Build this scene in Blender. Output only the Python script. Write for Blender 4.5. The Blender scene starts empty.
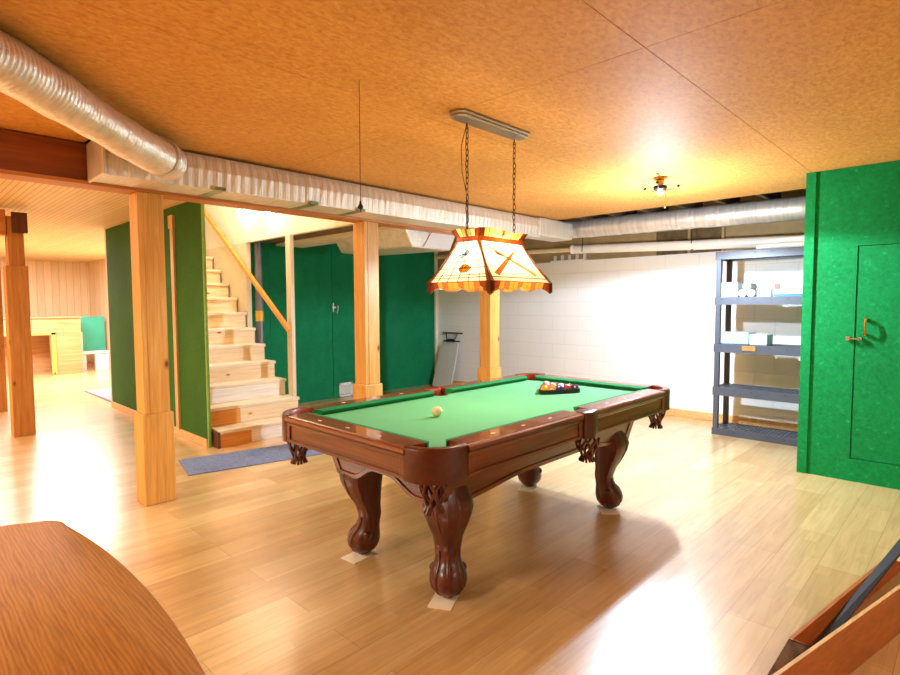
import bpy, bmesh, math, random
from mathutils import Vector, Matrix
random.seed(7)
C = bpy.context.scene.collection
PI = math.pi
V = Vector

# ------------------------------------------------------------------ materials
def srgb(h):
    h = h.lstrip('#')
    def f(c):
        c /= 255.0
        return c/12.92 if c <= .04045 else ((c+.055)/1.055)**2.4
    return tuple(f(int(h[i:i+2], 16)) for i in (0, 2, 4)) + (1,)

class NT:
    """small node-tree writer"""
    def __init__(s, name):
        s.m = bpy.data.materials.new(name); s.m.use_nodes = True
        s.t = s.m.node_tree; s.b = s.t.nodes['Principled BSDF']; s.out = s.t.nodes['Material Output']
    def n(s, typ, **kw):
        nd = s.t.nodes.new(typ)
        for k, v in kw.items():
            if k.startswith('i_'):
                key = k[2:]
                nd.inputs[int(key) if key.isdigit() else key.replace('_', ' ')].default_value = v
            else: setattr(nd, k, v)
        return nd
    def l(s, a, ao, b, bi): s.t.links.new(a.outputs[ao], b.inputs[bi])
    def coords(s, scale=(1, 1, 1), kind='Object', swz=None):
        tc = s.n('ShaderNodeTexCoord')
        src, so = tc, kind
        if swz:
            sp = s.n('ShaderNodeSeparateXYZ'); s.l(tc, kind, sp, 0)
            cb = s.n('ShaderNodeCombineXYZ')
            for i, a in enumerate(swz): s.l(sp, 'XYZ'.index(a), cb, i)
            src, so = cb, 0
        mp = s.n('ShaderNodeMapping'); mp.inputs['Scale'].default_value = scale
        s.l(src, so, mp, 0)
        return mp
    def noise(s, mp, scale, detail=4, rough=.55, dist=0):
        nz = s.n('ShaderNodeTexNoise'); s.l(mp, 0, nz, 'Vector')
        nz.inputs['Scale'].default_value = scale; nz.inputs['Detail'].default_value = detail
        nz.inputs['Roughness'].default_value = rough; nz.inputs['Distortion'].default_value = dist
        return nz
    def ramp(s, src, so, stops):
        r = s.n('ShaderNodeValToRGB'); e = r.color_ramp.elements
        while len(e) < len(stops): e.new(.5)
        for k, (p, c) in enumerate(stops): e[k].position = p; e[k].color = c
        s.l(src, so, r, 0); return r
    def mix(s, fac, a, b, mode='MIX'):
        m = s.n('ShaderNodeMix', data_type='RGBA', blend_type=mode)
        for val, idx in ((fac, 0), (a, 6), (b, 7)):
            if isinstance(val, tuple) and len(val) == 2: s.l(val[0], val[1], m, idx)
            else: m.inputs[idx].default_value = val
        return (m, 2)
    def math(s, op, a, b=None):
        m = s.n('ShaderNodeMath', operation=op)
        for i, v in enumerate((a, b)):
            if v is None: continue
            if isinstance(v, tuple): s.l(v[0], v[1], m, i)
            else: m.inputs[i].default_value = v
        return (m, 0)
    def bump(s, src, strength=.2, dist=.01):
        b = s.n('ShaderNodeBump'); b.inputs['Strength'].default_value = strength; b.inputs['Distance'].default_value = dist
        s.l(src[0], src[1], b, 'Height'); s.l(b, 0, s.b, 'Normal')
    def fin(s, col=None, rough=.5, metal=0, spec=.5, coat=0):
        if col is not None:
            if isinstance(col, tuple) and len(col) == 2: s.l(col[0], col[1], s.b, 'Base Color')
            else: s.b.inputs['Base Color'].default_value = col
        s.b.inputs['Roughness'].default_value = rough; s.b.inputs['Metallic'].default_value = metal
        s.b.inputs['Specular IOR Level'].default_value = spec; s.b.inputs['Coat Weight'].default_value = coat
        return s.m

def plain(name, hexc, rough=.5, metal=0, spec=.5, var=.12, vscale=6, bump=0, coat=0):
    """one colour with a gentle procedural mottling"""
    t = NT(name); c = srgb(hexc)
    nz = t.noise(t.coords(), vscale, 5)
    dk = tuple(x*(1-var) for x in c[:3]) + (1,); lt = tuple(min(1, x*(1+var)) for x in c[:3]) + (1,)
    r = t.ramp(nz, 0, [(.3, dk), (.7, lt)])
    if bump: t.bump((nz, 0), bump, .01)
    return t.fin((r, 0), rough, metal, spec, coat)

def wood(name, c1, c2, axis='X', grain=1.0, rough=.4, knots=0, spec=.5, coat=0, bump=.05):
    """grain runs along the axis"""
    t = NT(name)
    sc = [22*grain]*3; sc['XYZ'.index(axis)] = 1.3*grain
    mp = t.coords(tuple(sc))
    n1 = t.noise(mp, 1.0, 6, .6, 1.2)
    sc2 = [90*grain]*3; sc2['XYZ'.index(axis)] = 3*grain
    n2 = t.noise(t.coords(tuple(sc2)), 1.0, 3, .6)
    r1 = t.ramp(n1, 0, [(.3, srgb(c1)), (.68, srgb(c2))])
    r2 = t.ramp(n2, 0, [(.35, (.72, .72, .72, 1)), (.6, (1, 1, 1, 1))])
    col = t.mix(.6, (r1, 0), (r2, 0), 'MULTIPLY')
    if knots:
        sk = [3.4]*3; sk['XYZ'.index(axis)] = 1.7
        vo = t.n('ShaderNodeTexVoronoi'); vo.inputs['Scale'].default_value = knots
        t.l(t.coords(tuple(sk)), 0, vo, 'Vector')
        rk = t.ramp(vo, 'Distance', [(.03, (.22, .09, .03, 1)), (.07, (.8, .6, .42, 1)), (.12, (1, 1, 1, 1))])
        col = t.mix(1.0, col, (rk, 0), 'MULTIPLY')
    t.bump((n2, 0), bump, .004)
    return t.fin(col, rough, 0, spec, coat)

M = {}
M['pine'] = wood('pine', '#d29640', '#e6b25e', 'Z', 1, .45, 1.4)
M['pine_x'] = wood('pine_x', '#dda860', '#efc88c', 'X', 1, .45, 1.6)
M['pine_pale'] = wood('pine_pale', '#ecc998', '#f6deb4', 'X', 1, .5, 1.8)
M['pine_white'] = wood('pine_white', '#efe6d4', '#f8f1e4', 'X', 1, .5)
M['pine_tread'] = wood('pine_tread', '#e6d6b8', '#f2e6cc', 'X', 1, .5)
M['pine_orange'] = wood('pine_orange', '#d98a30', '#ecA850'.lower(), 'X', 1, .5, 2)
M['stud_white'] = wood('stud_white', '#d9c8a6', '#ece0c6', 'Z', 1, .5)
M['batten'] = wood('batten', '#c4a06a', '#dcbd8a', 'Z', 1, .5)
M['beam'] = wood('beam_brown', '#7a3a14', '#9c5422', 'X', .7, .5)
M['beam_edge'] = wood('beam_edge', '#b86a28', '#d08a40', 'X', .7, .5)
M['post_dark'] = wood('post_dark', '#4a2410', '#6b3517', 'Z', 1, .5)
M['post_mid'] = wood('post_mid', '#a8682c', '#c48844', 'Z', 1, .45, 1.6)
M['mahog'] = wood('mahogany', '#58280f', '#84451f', 'X', .8, .28, spec=.5, coat=.3)
M['mahog_y'] = wood('mahogany_y', '#58280f', '#84451f', 'Y', .8, .28, spec=.5, coat=.3)
M['mahog_z'] = wood('mahogany_z', '#451b0c', '#652c15', 'Z', .8, .32, spec=.4, coat=.15)
M['rail'] = wood('rail_wood', '#6f3018', '#97502c', 'X', .8, .22, coat=.5)
M['rail_y'] = wood('rail_wood_y', '#6f3018', '#97502c', 'Y', .8, .22, coat=.5)
M['leather'] = plain('leather_brown', '#59270f', .3, var=.25, vscale=30, bump=.1)
M['leather_red'] = plain('leather_red', '#a03c22', .4, var=.2, vscale=30, bump=.1)
M['line_dark'] = plain('line_dark', '#2c0f08', .4)
M['ivory'] = plain('ivory', '#efe2cf', .3, var=.03)
M['oakbox'] = wood('oak_box', '#a4581e', '#c2722e', 'X', .9, .4)
M['oakbox_edge'] = wood('oak_box_edge', '#e0b070', '#f0c88c', 'X', .9, .4)
M['hatch'] = plain('joist_brown', '#5a4632', .8, var=.3)
M['foil_dull'] = None

def mk_felt(name, hexc, var=.1):
    t = NT(name); c = srgb(hexc)
    nz = t.noise(t.coords(), 350, 2); big = t.noise(t.coords(), 3, 3)
    a = t.ramp(nz, 0, [(.3, tuple(x*(1-var) for x in c[:3])+(1,)), (.7, tuple(x*(1+var) for x in c[:3])+(1,))])
    b = t.ramp(big, 0, [(.3, (.93, .93, .93, 1)), (.7, (1, 1, 1, 1))])
    t.bump((nz, 0), .1, .002)
    return t.fin(t.mix(1, (a, 0), (b, 0), 'MULTIPLY'), .9, 0, .2)
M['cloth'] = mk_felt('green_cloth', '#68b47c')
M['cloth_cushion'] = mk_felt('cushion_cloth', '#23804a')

def mk_carpet(name, hexa, hexb, sc=55, hexc=None):
    t = NT(name)
    n1 = t.noise(t.coords(), sc, 6, .7, .6); n2 = t.noise(t.coords(), 2.2, 3)
    a = t.ramp(n1, 0, [(.32, srgb(hexa)), (.62, srgb(hexb))] + ([(.78, srgb(hexc))] if hexc else []))
    b = t.ramp(n2, 0, [(.3, (.82, .82, .82, 1)), (.7, (1, 1, 1, 1))])
    t.bump((n1, 0), .5, .006)
    return t.fin(t.mix(1, (a, 0), (b, 0), 'MULTIPLY'), .85, 0, .25)
M['carpet'] = mk_carpet('green_carpet', '#04803c', '#0a9a4e', 34, '#4cc480')
M['carpet_back'] = mk_carpet('green_carpet_flat', '#0c7a4c', '#108556', 8)
M['carpet_stair'] = mk_carpet('green_carpet_dark', '#30601e', '#407226', 70)
M['carpet_edge'] = mk_carpet('green_carpet_edge', '#7fae54', '#97c068', 40)
M['mat_blue'] = mk_carpet('blue_mat', '#5a6c92', '#8291b4', 40, '#9aa8c8')

def mk_floor():
    t = NT('laminate_floor')
    mp = t.coords()
    br = t.n('ShaderNodeTexBrick', offset=.37, offset_frequency=2)
    for k, v in dict(Scale=1.0).items(): br.inputs[k].default_value = v
    br.inputs['Color1'].default_value = srgb('#eac88e'); br.inputs['Color2'].default_value = srgb('#d3a76a')
    br.inputs['Mortar'].default_value = srgb('#b88e58')
    br.inputs['Mortar Size'].default_value = .0012; br.inputs['Bias'].default_value = -.1
    br.inputs['Brick Width'].default_value = 1.28; br.inputs['Row Height'].default_value = .193
    t.l(mp, 0, br, 'Vector')
    b2 = t.n('ShaderNodeTexBrick', offset=.43)
    b2.inputs['Color1'].default_value = (1, 1, 1, 1); b2.inputs['Color2'].default_value = (.86, .84, .82, 1)
    b2.inputs['Mortar'].default_value = (.93, .92, .9, 1); b2.inputs['Scale'].default_value = 1
    b2.inputs['Mortar Size'].default_value = .0004
    b2.inputs['Brick Width'].default_value = .43; b2.inputs['Row Height'].default_value = .0643
    t.l(mp, 0, b2, 'Vector')
    g = t.noise(t.coords((1.6, 26, 1)), 1.5, 6, .6, 1.0)
    gr = t.ramp(g, 0, [(.3, (.78, .72, .64, 1)), (.62, (1, 1, 1, 1))])
    c = t.mix(.9, (br, 0), (b2, 0), 'MULTIPLY'); c = t.mix(.85, c, (gr, 0), 'MULTIPLY')
    t.bump((br, 'Fac'), -.12, .002)
    t.fin(c, .24, 0, .5)
    rr_ = t.ramp(br, 0, [(.42, (.40, .40, .40, 1)), (.78, (.22, .22, .22, 1))])
    t.l(rr_, 0, t.b, 'Roughness')
    t.b.inputs['Coat Weight'].default_value = 1.0; t.b.inputs['Coat Roughness'].default_value = .24; t.b.inputs['Coat IOR'].default_value = 1.9
    return t.m
M['floor'] = mk_floor()

def mk_block(name, hexc, hexm):
    t = NT(name)
    mp = t.coords((1, 1, 1), 'Object', 'YZX')
    br = t.n('ShaderNodeTexBrick', offset=.5)
    br.inputs['Color1'].default_value = srgb(hexc); br.inputs['Color2'].default_value = srgb(hexc)
    br.inputs['Mortar'].default_value = srgb(hexm); br.inputs['Scale'].default_value = 1
    br.inputs['Mortar Size'].default_value = .005; br.inputs['Mortar Smooth'].default_value = .6
    br.inputs['Brick Width'].default_value = .405; br.inputs['Row Height'].default_value = .2
    t.l(mp, 0, br, 'Vector')
    nz = t.noise(t.coords(), 40, 4)
    h = t.math('ADD', t.math('MULTIPLY', (br, 'Fac'), -1.0), t.math('MULTIPLY', (nz, 0), .25))
    t.bump(h, .35, .01)
    return t.fin((br, 0), .55, 0, .4)
M['block'] = mk_block('white_block', '#f1f1ee', '#e4e4e0')

def mk_lines(name, ca, cb, line, axis, pitch, w=.06, rough=.5, rand=.12, swz_grain='Y'):
    """boards running side by side along one axis, with a dark joint between them"""
    t = NT(name)
    sp = t.n('ShaderNodeSeparateXYZ'); tc = t.n('ShaderNodeTexCoord'); t.l(tc, 'Object', sp, 0)
    q = t.math('DIVIDE', (sp, 'XYZ'.index(axis)), pitch)
    fr = t.math('FRACT', q); fl = t.math('FLOOR', q)
    wn = t.n('ShaderNodeTexWhiteNoise', noise_dimensions='1D'); t.l(fl[0], 0, wn, 'W')
    edge = t.math('LESS_THAN', fr, w)
    sc = [14]*3; sc['XYZ'.index(swz_grain)] = 1
    g = t.noise(t.coords(tuple(sc)), 1.6, 5, .6, .8)
    base = t.ramp(g, 0, [(.3, srgb(ca)), (.7, srgb(cb))])
    rr = t.ramp(wn, 0, [(0, (1-rand,)*3+(1,)), (1, (1, 1, 1, 1))])
    c = t.mix(1, (base, 0), (rr, 0), 'MULTIPLY')
    c = t.mix(edge, c, srgb(line))
    t.bump(t.math('MULTIPLY', edge, -1.0), .4, .004)
    return t.fin(c, rough)
M['bead'] = mk_lines('beadboard', '#ecca94', '#f6dcb0', '#bd8a50', 'X', .048, .13)
M['plankwall'] = mk_lines('plank_wall', '#f0d6a8', '#f8e6c6', '#cca870', 'X', .14, .05, swz_grain='Z')
M['plankwall_y'] = mk_lines('plank_wall_y', '#f0d6a8', '#f8e6c6', '#cca870', 'Y', .14, .05, swz_grain='Z')

def mk_hardboard():
    t = NT('hardboard_ceiling')
    n1 = t.noise(t.coords((18, 30, 1)), 1.6, 8, .68, .7); n2 = t.noise(t.coords(), 1.3, 3, .5, .3)
    a = t.ramp(n1, 0, [(.28, srgb('#c07e36')), (.5, srgb('#dda050')), (.72, srgb('#eab868'))])
    b = t.ramp(n2, 0, [(.3, (.86, .82, .76, 1)), (.7, (1, 1, 1, 1))])
    return t.fin(t.mix(1, (a, 0), (b, 0), 'MULTIPLY'), .6, 0, .2)
M['hardboard'] = mk_hardboard()

def mk_foil(name, hexc, stretch=(60, 3, 3), rough=.28, strength=.6, metal=.7):
    t = NT(name)
    n1 = t.noise(t.coords(stretch), 1, 4, .6, .3); n2 = t.noise(t.coords(), 26, 4, .6)
    h = t.math('ADD', (n1, 0), t.math('MULTIPLY', (n2, 0), .5))
    t.bump(h, strength, .02)
    c = t.ramp(n1, 0, [(.3, tuple(x*.8 for x in srgb(hexc)[:3])+(1,)), (.6, srgb(hexc))])
    return t.fin((c, 0), rough, metal, .5)
M['foil_x'] = mk_foil('foil_wrap_x', '#ece6da', (75, 3, 3), .42, .35, .45)
M['foil_y'] = mk_foil('foil_wrap_y', '#ece8e2', (2, 30, 2), .42, .35, .5)
M['foil_flex'] = mk_foil('foil_flex', '#ece4d8', (16, 16, 16), .36, .5, .6)
M['foil_tape'] = mk_foil('foil_tape', '#8f9c78', (12, 12, 12), .35, .3)
M['white_plastic'] = plain('white_plastic', '#f2f1ec', .35, var=.04)
M['white_paint'] = plain('white_paint', '#ece2cf', .6, var=.04)
M['white_box'] = plain('white_card', '#dcdfe2', .5, var=.04)
M['blue_pack'] = plain('blue_white_wrap', '#a9c8e0', .25, var=.1, vscale=30)
M['beige_rim'] = plain('beige_rim', '#b49a6a', .7, var=.12)
M['plaster'] = plain('plaster_cream', '#e3d9c6', .7, var=.04)
M['drywall'] = plain('drywall_beige', '#d8c8aa', .7, var=.06)
M['grey_plastic'] = plain('grey_plastic', '#484d58', .4, var=.1)
M['grey_dark'] = plain('grey_plastic_dark', '#3b3c42', .45, var=.1)
M['steel'] = plain('grey_steel', '#77787a', .45, .6, var=.15)
M['chrome'] = plain('chrome', '#c9c9c9', .2, 1, var=.03)
M['bronze'] = plain('bronze', '#6a4a2a', .32, .9, var=.2)
M['brass'] = plain('brass', '#c99a3a', .25, 1, var=.1)
M['nickel'] = plain('brushed_nickel', '#9a8f80', .35, .8, var=.1)
M['black'] = plain('black_plastic', '#121212', .4, var=.1)
M['dark'] = plain('dark_void', '#1d1712', .9, var=.2)
M['dark_iron'] = plain('dark_iron', '#160d08', .7, 0, var=.2)
M['yellow'] = plain('yellow_tape', '#e0b030', .5)
M['grey_cover'] = plain('grey_cover', '#cfcdc8', .75, var=.05)
M['teal'] = plain('teal_panel', '#3aa58d', .6, var=.08)
M['ply'] = wood('plywood', '#b98050', '#d09c6c', 'X', .6, .5)
M['rug_pink'] = mk_carpet('rug_pink', '#b88a98', '#d8b8bc', 30)
M['rug_edge'] = plain('rug_edge', '#7c5a72', .9)
M['cord'] = plain('cord_brown', '#5c3c1c', .6)
M['cream_pull'] = plain('cream_pull', '#f0dfb0', .5)
M['paper'] = plain('paper_shim', '#f3ead2', .7, var=.05)
M['stone'] = plain('grey_mottled', '#857a72', .6, var=.35, vscale=14)
M['insul'] = plain('insulation_paper', '#6e5a38', .8, var=.4, vscale=14)
M['card_red'] = plain('red_print', '#c2503e', .5)
M['card_blue'] = plain('blue_print', '#1f6fb4', .5)
M['card_yellow'] = plain('yellow_print', '#b89a1c', .5)
M['ink'] = plain('dark_print', '#1c1c22', .5)

def mk_oak():
    t = NT('oak_table')
    mp = t.coords((3.2, .55, 1))
    d = t.noise(mp, 1.2, 2, .5)
    wv = t.n('ShaderNodeTexWave', wave_type='BANDS', bands_direction='X')
    wv.inputs['Scale'].default_value = 12.0; wv.inputs['Distortion'].default_value = 7.0
    wv.inputs['Detail'].default_value = 3; wv.inputs['Detail Scale'].default_value = 1.1
    t.l(mp, 0, wv, 'Vector')
    fine = t.noise(t.coords((160, 7, 1)), 1, 3, .7)
    a = t.ramp(wv, 0, [(.1, srgb('#a66a26')), (.5, srgb('#b0752c')), (.9, srgb('#b67b30'))])
    b = t.ramp(fine, 0, [(.36, (.70, .62, .52, 1)), (.55, (1, 1, 1, 1))])
    t.bump((fine, 0), .12, .002)
    return t.fin(t.mix(.75, (a, 0), (b, 0), 'MULTIPLY'), .5, 0, .35)
M['oak'] = mk_oak()

def mk_glass(name, hexc, tr=.75):
    """backlit opalescent glass: light from the bulbs passes through it"""
    t = NT(name); c = srgb(hexc)
    nz = t.noise(t.coords(), 25, 4)
    r = t.ramp(nz, 0, [(.3, tuple(x*.86 for x in c[:3])+(1,)), (.7, c)])
    tl = t.n('ShaderNodeBsdfTranslucent'); t.l(r, 0, tl, 'Color')
    t.fin((r, 0), .2)
    mx = t.n('ShaderNodeMixShader'); mx.inputs[0].default_value = tr
    t.l(t.b, 0, mx, 1); t.l(tl, 0, mx, 2); t.l(mx, 0, t.out, 'Surface')
    return t.m
M['g_cream'] = mk_glass('glass_cream', '#ecdcb8')
M['g_amber'] = mk_glass('glass_amber', '#c4762a', .6)
M['g_yellow'] = mk_glass('glass_yellow', '#f2c86a', .6)
M['g_brown'] = mk_glass('glass_brown', '#9c5424', .6)
M['g_dark'] = mk_glass('glass_dark', '#7a3010', .5)
M['g_blue'] = mk_glass('glass_blue', '#7fa6d8', .6)
M['lead'] = plain('lead_came', '#3a2a1a', .5, .4)

def emis(name, hexc, st):
    t = NT(name); t.b.inputs['Emission Color'].default_value = srgb(hexc); t.b.inputs['Emission Strength'].default_value = st
    return t.fin(srgb(hexc), .4)
M['bulb'] = emis('lamp_bulb', '#ffe9c4', 4)
M['bulb_stair'] = emis('lamp_bulb_stair', '#fff2da', 40)

# ------------------------------------------------------------------ mesh building
class MB:
    def __init__(s): s.v = []; s.f = []; s.mi = []
    def add(s, vs, fs, mi=0):
        o = len(s.v); s.v += [tuple(p) for p in vs]
        s.f += [tuple(i+o for i in f) for f in fs]; s.mi += [mi]*len(fs)
    def box(s, x0, x1, y0, y1, z0, z1, mi=0, rot=None):
        vs = [V((x, y, z)) for x in (x0, x1) for y in (y0, y1) for z in (z0, z1)]
        if rot:
            a, c = rot; c = V(c); R = Matrix.Rotation(a, 3, 'Z')
            vs = [R @ (p-c) + c for p in vs]
        s.add(vs, [(0, 1, 3, 2), (4, 6, 7, 5), (0, 4, 5, 1), (2, 3, 7, 6), (0, 2, 6, 4), (1, 5, 7, 3)], mi); return s
    def hexa(s, b, t, mi=0):
        """bottom quad and top quad, same order"""
        s.add(list(b)+list(t), [(3, 2, 1, 0), (4, 5, 6, 7)] + [(i, (i+1) % 4, 4+(i+1) % 4, 4+i) for i in range(4)], mi); return s
    def prism(s, poly, axis, a, b, mi=0):
        """poly in the two other axes, extruded from a to b along axis"""
        def p3(u, w, t):
            return {'X': (t, u, w), 'Y': (u, t, w), 'Z': (u, w, t)}[axis]
        n = len(poly); vs = [p3(u, w, a) for u, w in poly] + [p3(u, w, b) for u, w in poly]
        s.add(vs, [tuple(range(n))[::-1], tuple(range(n, 2*n))] + [(i, (i+1) % n, n+(i+1) % n, n+i) for i in range(n)], mi); return s
    def loft(s, rings, mi=0, closed=True, caps=True):
        n = len(rings[0]); vs = [p for r in rings for p in r]; fs = []
        for k in range(len(rings)-1):
            for i in range(n if closed else n-1):
                j = (i+1) % n
                fs.append((k*n+i, k*n+j, (k+1)*n+j, (k+1)*n+i))
        if caps and closed:
            fs.append(tuple(range(n))[::-1]); fs.append(tuple((len(rings)-1)*n+i for i in range(n)))
        s.add(vs, fs, mi); return s
    def tube(s, pts, r, n=8, mi=0, caps=True, closed=False):
        pts = [V(p) for p in pts]; rr = r if isinstance(r, (list, tuple)) else [r]*len(pts)
        rings = []; up = None; m = len(pts)
        for i, p in enumerate(pts):
            if closed: d = (pts[(i+1) % m]-pts[i-1])
            else: d = (pts[min(i+1, m-1)]-pts[max(i-1, 0)])
            d.normalize()
            if up is None: up = V((0, 0, 1)) if abs(d.z) < .9 else V((1, 0, 0))
            a = d.cross(up); 
            if a.length < 1e-6: a = d.orthogonal()
            a.normalize(); b = a.cross(d).normalized(); up = b
            rings.append([p + a*rr[i]*math.cos(2*PI*k/n) + b*rr[i]*math.sin(2*PI*k/n) for k in range(n)])
        if closed: rings.append(rings[0]); caps = False
        return s.loft(rings, mi, True, caps)
    def lathe(s, prof, c=(0, 0, 0), n=24, mi=0, caps=True):
        return s.loft([[(c[0]+r*math.cos(2*PI*k/n), c[1]+r*math.sin(2*PI*k/n), c[2]+z) for k in range(n)] for r, z in prof], mi, True, caps)
    def sphere(s, c, r, n=20, m=12, mi=0, mif=None, R=None):
        c = V(c); rings = []
        vs = []; fs = []; mm = []
        vs.append(V((0, 0, r)))
        for i in range(1, m):
            th = PI*i/m
            vs += [V((r*math.sin(th)*math.cos(2*PI*k/n), r*math.sin(th)*math.sin(2*PI*k/n), r*math.cos(th))) for k in range(n)]
        vs.append(V((0, 0, -r)))
        for k in range(n):
            fs.append((0, 1+k, 1+(k+1) % n)); mm.append(0)
        for i in range(m-2):
            for k in range(n):
                a = 1+i*n+k; b = 1+i*n+(k+1) % n
                fs.append((a, a+n, b+n, b)); mm.append(i+1)
        L = len(vs)-1; o = 1+(m-2)*n
        for k in range(n):
            fs.append((o+k, L, o+(k+1) % n)); mm.append(m-1)
        if R is not None: vs = [R @ p for p in vs]
        off = len(s.v); s.v += [tuple(p+c) for p in vs]; s.f += [tuple(i+off for i in f) for f in fs]
        s.mi += [mif(q) if mif else mi for q in mm]; return s
    def build(s, name, mats, parent=None, loc=None, smooth=False, bevel=0, seg=2, angle=40):
        """vertices are in world coordinates; the object's origin goes to loc (or its parent's place)"""
        if not isinstance(mats, (list, tuple)): mats = [mats]
        pw = V((0, 0, 0))
        if parent is not None:
            pw = world_loc(parent)
        org = V(loc) if loc is not None else pw
        me = bpy.data.meshes.new(name)
        me.from_pydata([tuple(V(p)-org) for p in s.v], [], s.f)
        for m in mats: me.materials.append(m)
        me.polygons.foreach_set('material_index', s.mi)
        bm = bmesh.new(); bm.from_mesh(me); bmesh.ops.recalc_face_normals(bm, faces=bm.faces)
        bm.to_mesh(me); bm.free(); me.update()
        if smooth:
            me.polygons.foreach_set('use_smooth', [True]*len(me.polygons))
            try: me.set_sharp_from_angle(angle=math.radians(angle))
            except Exception: pass
        o = bpy.data.objects.new(name, me); C.objects.link(o)
        if parent is not None:
            o.parent = parent; o.location = org-pw
        else: o.location = org
        if bevel:
            b = o.modifiers.new('edge', 'BEVEL'); b.width = bevel; b.segments = seg; b.limit_method = 'ANGLE'; b.angle_limit = math.radians(35)
            b.harden_normals = False
        return o

def world_loc(o):
    p = V(o.location)
    while o.parent is not None: o = o.parent; p = p + V(o.location)
    return p
def tag(o, label=None, cat=None, group=None, kind=None):
    if label: o['label'] = label
    if cat: o['category'] = cat
    if group: o['group'] = group
    if kind: o['kind'] = kind
    return o
def thing(name, label, cat, loc=(0, 0, 0), group=None, kind=None):
    o = bpy.data.objects.new(name, None); o.empty_display_size = .1; C.objects.link(o); o.location = loc
    return tag(o, label, cat, group, kind)
def one(mb, name, mat, label, cat, loc=(0, 0, 0), group=None, kind=None, **kw):
    return tag(mb.build(name, mat, None, loc, **kw), label, cat, group, kind)
def copy_tree(o, parent=None):
    c = o.copy(); C.objects.link(c)
    if parent is not None: c.parent = parent
    for ch in list(o.children): copy_tree(ch, c)
    return c
def arc(cx, cy, r, a0, a1, n):
    return [(cx+r*math.cos(a0+(a1-a0)*i/n), cy+r*math.sin(a0+(a1-a0)*i/n)) for i in range(n+1)]

# ------------------------------------------------------------------ setting
CZ = 2.393                                  # ceiling height
YW, XW = 6.82, 6.73                         # green back wall, white block wall
struct = 'structure'
one(MB().box(-3.6, XW+.2, -2.6, 16.2, -.1, 0), 'floor', M['floor'], 'glossy maple laminate plank floor', 'floor', kind=struct)
# ceiling sheets over the games room, real 4 x 8 ft sheets with hairline gaps
ce = MB()
xs = [-3.6, -2.70, -.26, 2.18, 4.62, 5.82]; ys = [-2.6, -1.423, -.203, 1.017, 2.237, 3.89]
for i in range(5):
    for j in range(5):
        g = .0016
        ce.box(xs[i]+g, xs[i+1]-g, ys[j]+g, ys[j+1]-g, CZ, CZ+.012)
ce.box(-3.6, .95, 3.892, 4.098, CZ, CZ+.012)
one(ce, 'ceiling', M['hardboard'], 'orange-brown hardboard sheet ceiling over the pool table', 'ceiling', kind=struct)
cl_ = MB(); cl_.box(-3.6, 2.2, 4.23, 15.4, CZ, CZ+.03); cl_.box(2.2, 3.53, 8.56, 15.4, CZ, CZ+.03)
one(cl_, 'ceiling_left', M['bead'], 'narrow-board pine ceiling of the far left room', 'ceiling', kind=struct)
# subfloor above: slab with the stair opening left out
sf = MB()
sf.box(-3.6, XW+.3, -2.6, 4.25, 2.64, 2.7); sf.box(-3.6, 2.16, 4.25, 16.2, 2.64, 2.7); sf.box(3.26, XW+.3, 4.25, 16.2, 2.64, 2.7)
sf.box(2.16, 3.26, 8.6, 16.2, 2.64, 2.7)
one(sf, 'ceiling_upper', M['hatch'], 'dark subfloor seen in the gap above the ducts', 'subfloor', kind=struct)
jo = MB()
for k in range(7): jo.box(5.86, 6.72, 1.2+.4*k, 1.24+.4*k, 2.42, 2.64)
one(jo, 'trim_1', M['hatch'], 'dark floor joists above the duct along the white wall', 'joists', kind=struct)
# white block wall
one(MB().box(XW, XW+.3, -2.6, YW+.1, 0, 1.965), 'wall_right', M['block'], 'white painted concrete block wall behind the shelf', 'wall', kind=struct)
rim = MB(); rim.box(XW+.1, XW+.3, -2.6, YW+.1, 1.965, 2.64)
one(rim, 'wall_right_upper', M['beige_rim'], 'beige rim above the white block wall, set back', 'wall', kind=struct)
w = thing('window_1', 'dark boarded window slot above the white block wall', 'window', (XW+.06, 2.6, 1.965), kind=struct)
MB().box(XW+.085, XW+.099, 2.21, 2.98, 1.97, 2.26).build('pane', M['insul'], w)
wf = MB(); wf.box(XW+.06, XW+.099, 2.18, 2.21, 1.966, 2.29); wf.box(XW+.06, XW+.099, 2.98, 3.01, 1.966, 2.29); wf.box(XW+.06, XW+.099, 2.21, 2.98, 2.26, 2.29); wf.box(XW+.08, XW+.099, 2.57, 2.6, 1.966, 2.26)
wf.build('window_frame', M['beige_rim'], w)
one(MB().box(XW-.018, XW, 1.06, YW, 0, .09), 'baseboard_right', M['pine_x'], 'orange pine baseboard under the white block wall', 'baseboard', kind=struct, bevel=.004)
# green back wall with its door
gb = MB(); gb.box(3.28, 3.62, YW, YW+.1, 0, 2.64); gb.box(4.6, XW, YW, YW+.1, 0, 2.64); gb.box(3.62, 4.6, YW, YW+.1, 2.2, 2.64)
one(gb, 'wall_back', M['carpet_back'], 'green carpeted wall behind the middle post', 'wall', kind=struct)
d = thing('door_1', 'flush green door with small latch beside the stairs', 'door', (4.1, YW, 0), kind=struct)
MB().box(3.625, 4.594, YW+.004, YW+.05, 0.005, 2.195).build('door_leaf', M['carpet_back'], d)
lt = MB(); lt.box(4.60, 4.615, YW-.012, YW, 1.27, 1.40); lt.tube([(4.66, YW-.02, 1.25), (4.67, YW-.035, 1.3), (4.67, YW-.035, 1.36), (4.66, YW-.01, 1.4)], .007); lt.box(4.585, 4.66, YW-.014, YW-.002, 1.325, 1.345)
tag(lt.build('latch', M['chrome'], d), 'chrome latch')
one(MB().box(XW-.06, XW+.0, YW-.03, YW-.0, 0, 2.3), 'trim_2', M['white_paint'], 'white strip at the corner of green and white walls', 'trim', kind=struct)
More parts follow.
